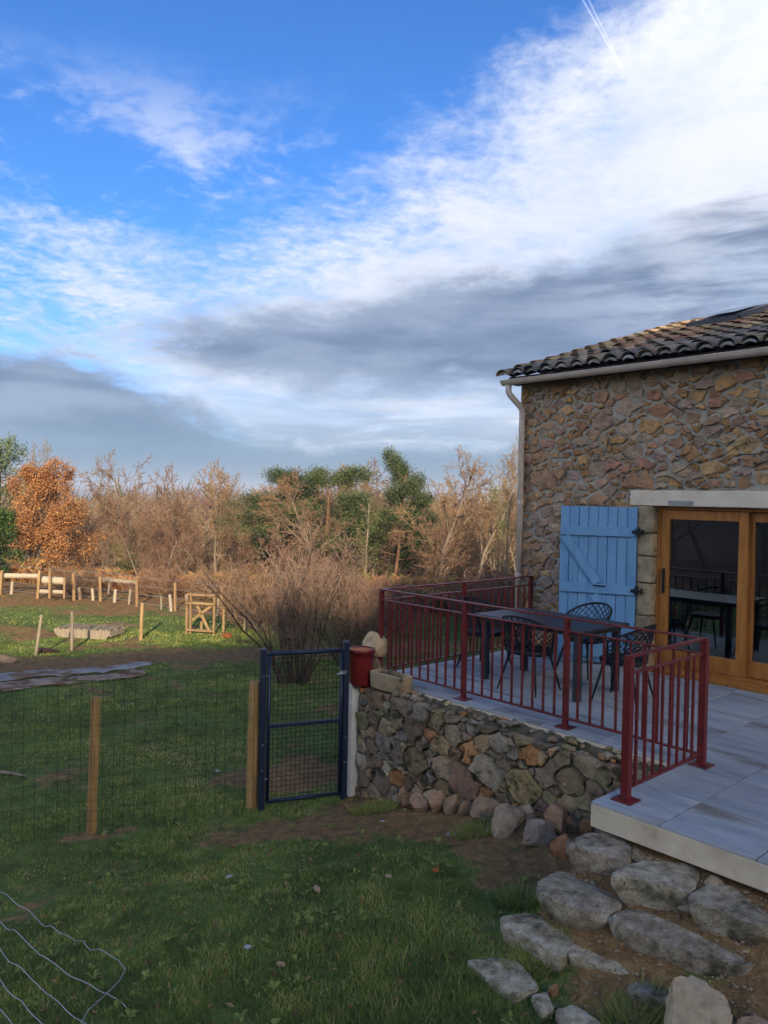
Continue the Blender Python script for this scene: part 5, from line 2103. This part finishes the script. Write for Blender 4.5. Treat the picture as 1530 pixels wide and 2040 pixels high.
at_px('pine', 655, 938, 33, label='pine behind the bare tree in the centre of the wood', name='pine_tree', sxy=1.35, rz=2.9)
at_px('pine1', 782, 906, 34, label='tallest pine with tufted leaning top', name='pine_tree', sxy=.95, rz=4.4)
at_px('ivythin', 728, 985, 29, label='ivy clad bright green tree below the tallest pine', name='ivy_tree', sxy=1.0)
at_px('ivy', 540, 1010, 38, label='dark green ivy clad tree under the broad pine', name='ivy_tree', sxy=1.3)
at_px('ivythin', 1000, 925, 27, label='slender ivy clad tree next to the house corner', name='ivy_tree', sxy=.55)
at_px('slim', 1013, 868, 21, label='thin sapling with a bare tip rising against the house corner', name='sapling', sxy=.8)
at_px('tall0', 630, 938, 25, label='fan shaped pale bare tree in front of the pines', sxy=1.15)
at_px('tall0', 880, 896, 31, label='wide bare tree behind the railing corner, tallest of the right group', sxy=1.0)
at_px('tall1', 948, 905, 32, label='bare brown tree left of the slender ivy tree', sxy=.9)
at_px('bare3', 545, 1052, 22, label='reddish bare young tree above the tall shrub', sxy=1.2)
at_px('ivy', 270, 1085, 30, label='low ivy covered bush in front of the left bare trees', cat='shrub', name='ivy_bush', sxy=1.5)
# near shrubs
at_px('shrub0', 590, 1048, 13.6, label='tall many stemmed bare shrub behind the navy gate', cat='shrub', name='bare_shrub', sxy=.82, rz=.3)
at_px('shrub0', 705, 1100, 15.0, label='dark twiggy bare shrub left of the railing corner', cat='shrub', name='bare_shrub', sxy=1.0, rz=2.5)
# filling trees of the wood
rw_ = random.Random(12)
for k in range(118):
    px = rw_.uniform(-90, 1120)
    Y = rw_.uniform(27, 62) if not 480 < px < 840 else rw_.uniform(36, 62)
    if px < 500:
        top = rw_.uniform(1000, 1075)-(Y-27)*.7
    else:
        top = rw_.uniform(940, 1040)-(Y-27)*.5
    at_px('bare%d' % rw_.randrange(6), px, top, Y, label='bare brown tree standing in the thick of the wood', group='bare trees of the wood', sxy=rw_.uniform(.95, 1.35))
for k in range(20):
    px = rw_.uniform(130, 1060)
    Y = rw_.uniform(23, 29) if px < 520 else rw_.uniform(18.5, 26)
    at_px('shrub%d' % rw_.choice((1, 1, 2)), px, rw_.uniform(1105, 1170), Y, label='bare reddish brown bush in the thicket at the wood edge', cat='shrub', group='bushes along the wood edge', name='bare_bush', sxy=rw_.uniform(1.0, 1.5))
# trees to the left outside the picture, mirrored in the door glass
for k in range(26):
    x, y = rw_.uniform(-30, -16), rw_.uniform(-14, 16)
    plant('bare%d' % rw_.randrange(6), x, y, h=rw_.uniform(6, 9), label='bare tree in the row left of the lawn', group='bare trees left of the lawn', sxy=1.2)

# brush and bracken at the wood edge
def brush(n, seed):
    g_ = np.random.default_rng(seed)
    x = g_.uniform(-16, 10, n)
    y0 = 26.5-.42*np.clip(x+9, 0, 11)
    y = y0+g_.random(n)**1.6*16
    z = ground_z(x, y)
    a_, b_ = ab(x, y)
    ok = ~((a_ > 2.6) & (b_ > -.6))
    ok &= ~((x > -4) & (y < 17.5))
    x, y, z = x[ok], y[ok], z[ok]
    n = len(x)
    cl = fbm(x*.8, y*.8, 3)
    h = (.12+1.15*np.clip(cl-.30, 0, 1)+.28*g_.random(n)**2)
    az = g_.uniform(0, 6.283, n)
    w = g_.uniform(.003, .007, n)
    ln = g_.uniform(.1, 1.3, n)*h
    la = g_.uniform(0, 6.283, n)
    V = np.empty((n, 4, 3), np.float32)
    mx, my = x+np.cos(la)*ln*.35, y+np.sin(la)*ln*.35
    V[:, 0] = np.stack([x-np.cos(az)*w, y-np.sin(az)*w, z-.03], 1)
    V[:, 1] = np.stack([x+np.cos(az)*w, y+np.sin(az)*w, z-.03], 1)
    V[:, 2] = np.stack([mx+np.cos(az)*w, my+np.sin(az)*w, z+h*.7], 1)
    V[:, 3] = np.stack([x+np.cos(la)*ln, y+np.sin(la)*ln, z+h], 1)
    v = np.clip(.45+.9*(cl-.5)+g_.normal(0, .18, n)+(g_.random(n) < .06)*.5, 0, 1)
    return V.reshape(-1, 3), np.repeat(v, 4)


Vb_, vb_ = brush(110000, 5)
me = np_mesh('undergrowth', Vb_, np.arange(len(Vb_)).reshape(-1, 4))
fattr(me, 'v', vb_)
tag(obj('undergrowth', me, M['brush']), 'dry orange brown bracken and brush along the wood edge', 'undergrowth', None, 'stuff')


# distant wood as one mass
def farwood(n, seed):
    g_ = np.random.default_rng(seed)
    y = 55*(420/55)**g_.random(n)
    x = y*g_.uniform(-.75, .75, n)
    z = ground_z(x, y)
    hgt = (4.2+5.5*g_.random(n)**1.7)*np.clip(y/110, .9, 1.6)
    m_ = 46
    Vall, vall = [], []
    u1 = g_.normal(0, 1, (n, m_, 3))
    u1 /= np.linalg.norm(u1, axis=2)[..., None]
    rad = g_.random((n, m_))**.4
    C = u1*rad[..., None]
    C[..., 0] *= (hgt*.36)[:, None]
    C[..., 1] *= (hgt*.36)[:, None]
    C[..., 2] = C[..., 2]*(hgt*.40)[:, None]+(hgt*.60)[:, None]
    C[..., 0] += x[:, None]
    C[..., 1] += y[:, None]
    C[..., 2] += z[:, None]
    d = u1*.5+g_.normal(0, .5, (n, m_, 3))
    d[..., 2] += .8
    d /= np.linalg.norm(d, axis=2)[..., None]
    L = (hgt*.22)[:, None]*g_.uniform(.6, 1.4, (n, m_))
    s_ = np.cross(d, g_.normal(0, 1, (n, m_, 3)))
    s_ /= np.linalg.norm(s_, axis=2)[..., None]
    w = (.035+.0009*y)[:, None]*g_.uniform(.6, 1.4, (n, m_))
    V = np.empty((n, m_, 3, 3), np.float32)
    V[:, :, 0] = C-s_*w[..., None]
    V[:, :, 1] = C+s_*w[..., None]
    V[:, :, 2] = C+d*L[..., None]
    v = np.clip(.45+g_.normal(0, .18, n)[:, None]+g_.normal(0, .1, (n, m_)), 0, .93)
    v[g_.random(n) < .06] = 1.0
    return V.reshape(-1, 3), np.repeat(v.ravel(), 3)


Vf, vf = farwood(5200, 9)
me = np_mesh('far_wood', Vf, np.arange(len(Vf)).reshape(-1, 3))
fattr(me, 'v', vf)
tag(obj('far_wood', me, M['farwood']), 'hazy brown bare woodland filling the valley', 'wood', None, 'stuff')

# ------------------------------------------------------------------ haze
hz_ = bpy.data.materials.new('haze_air')
hz_.use_nodes = True
q = NT(hz_.node_tree)
q.n.remove(q.n['Principled BSDF'])
pv = q.new('ShaderNodeVolumePrincipled')
pv.inputs['Color'].default_value = (.80, .88, 1.0, 1)
pv.inputs['Density'].default_value = 0.0005
pv.inputs['Anisotropy'].default_value = 0.1
q.l.new(pv.outputs[0], q.n['Material Output'].inputs['Volume'])
zmin = float(GZ.min())-1.0
zmax = max(float(GZ.max()), 20)+4.0
q = MB()
q.box(-4050, 4050, -250, 4250, zmin, zmax)
tag(q.build('haze', hz_), 'thin blue winter haze over the valley', 'haze', None, 'stuff')
print('stones in wall', ns, 'house stones', len(vis), 'tiles', len(ind))
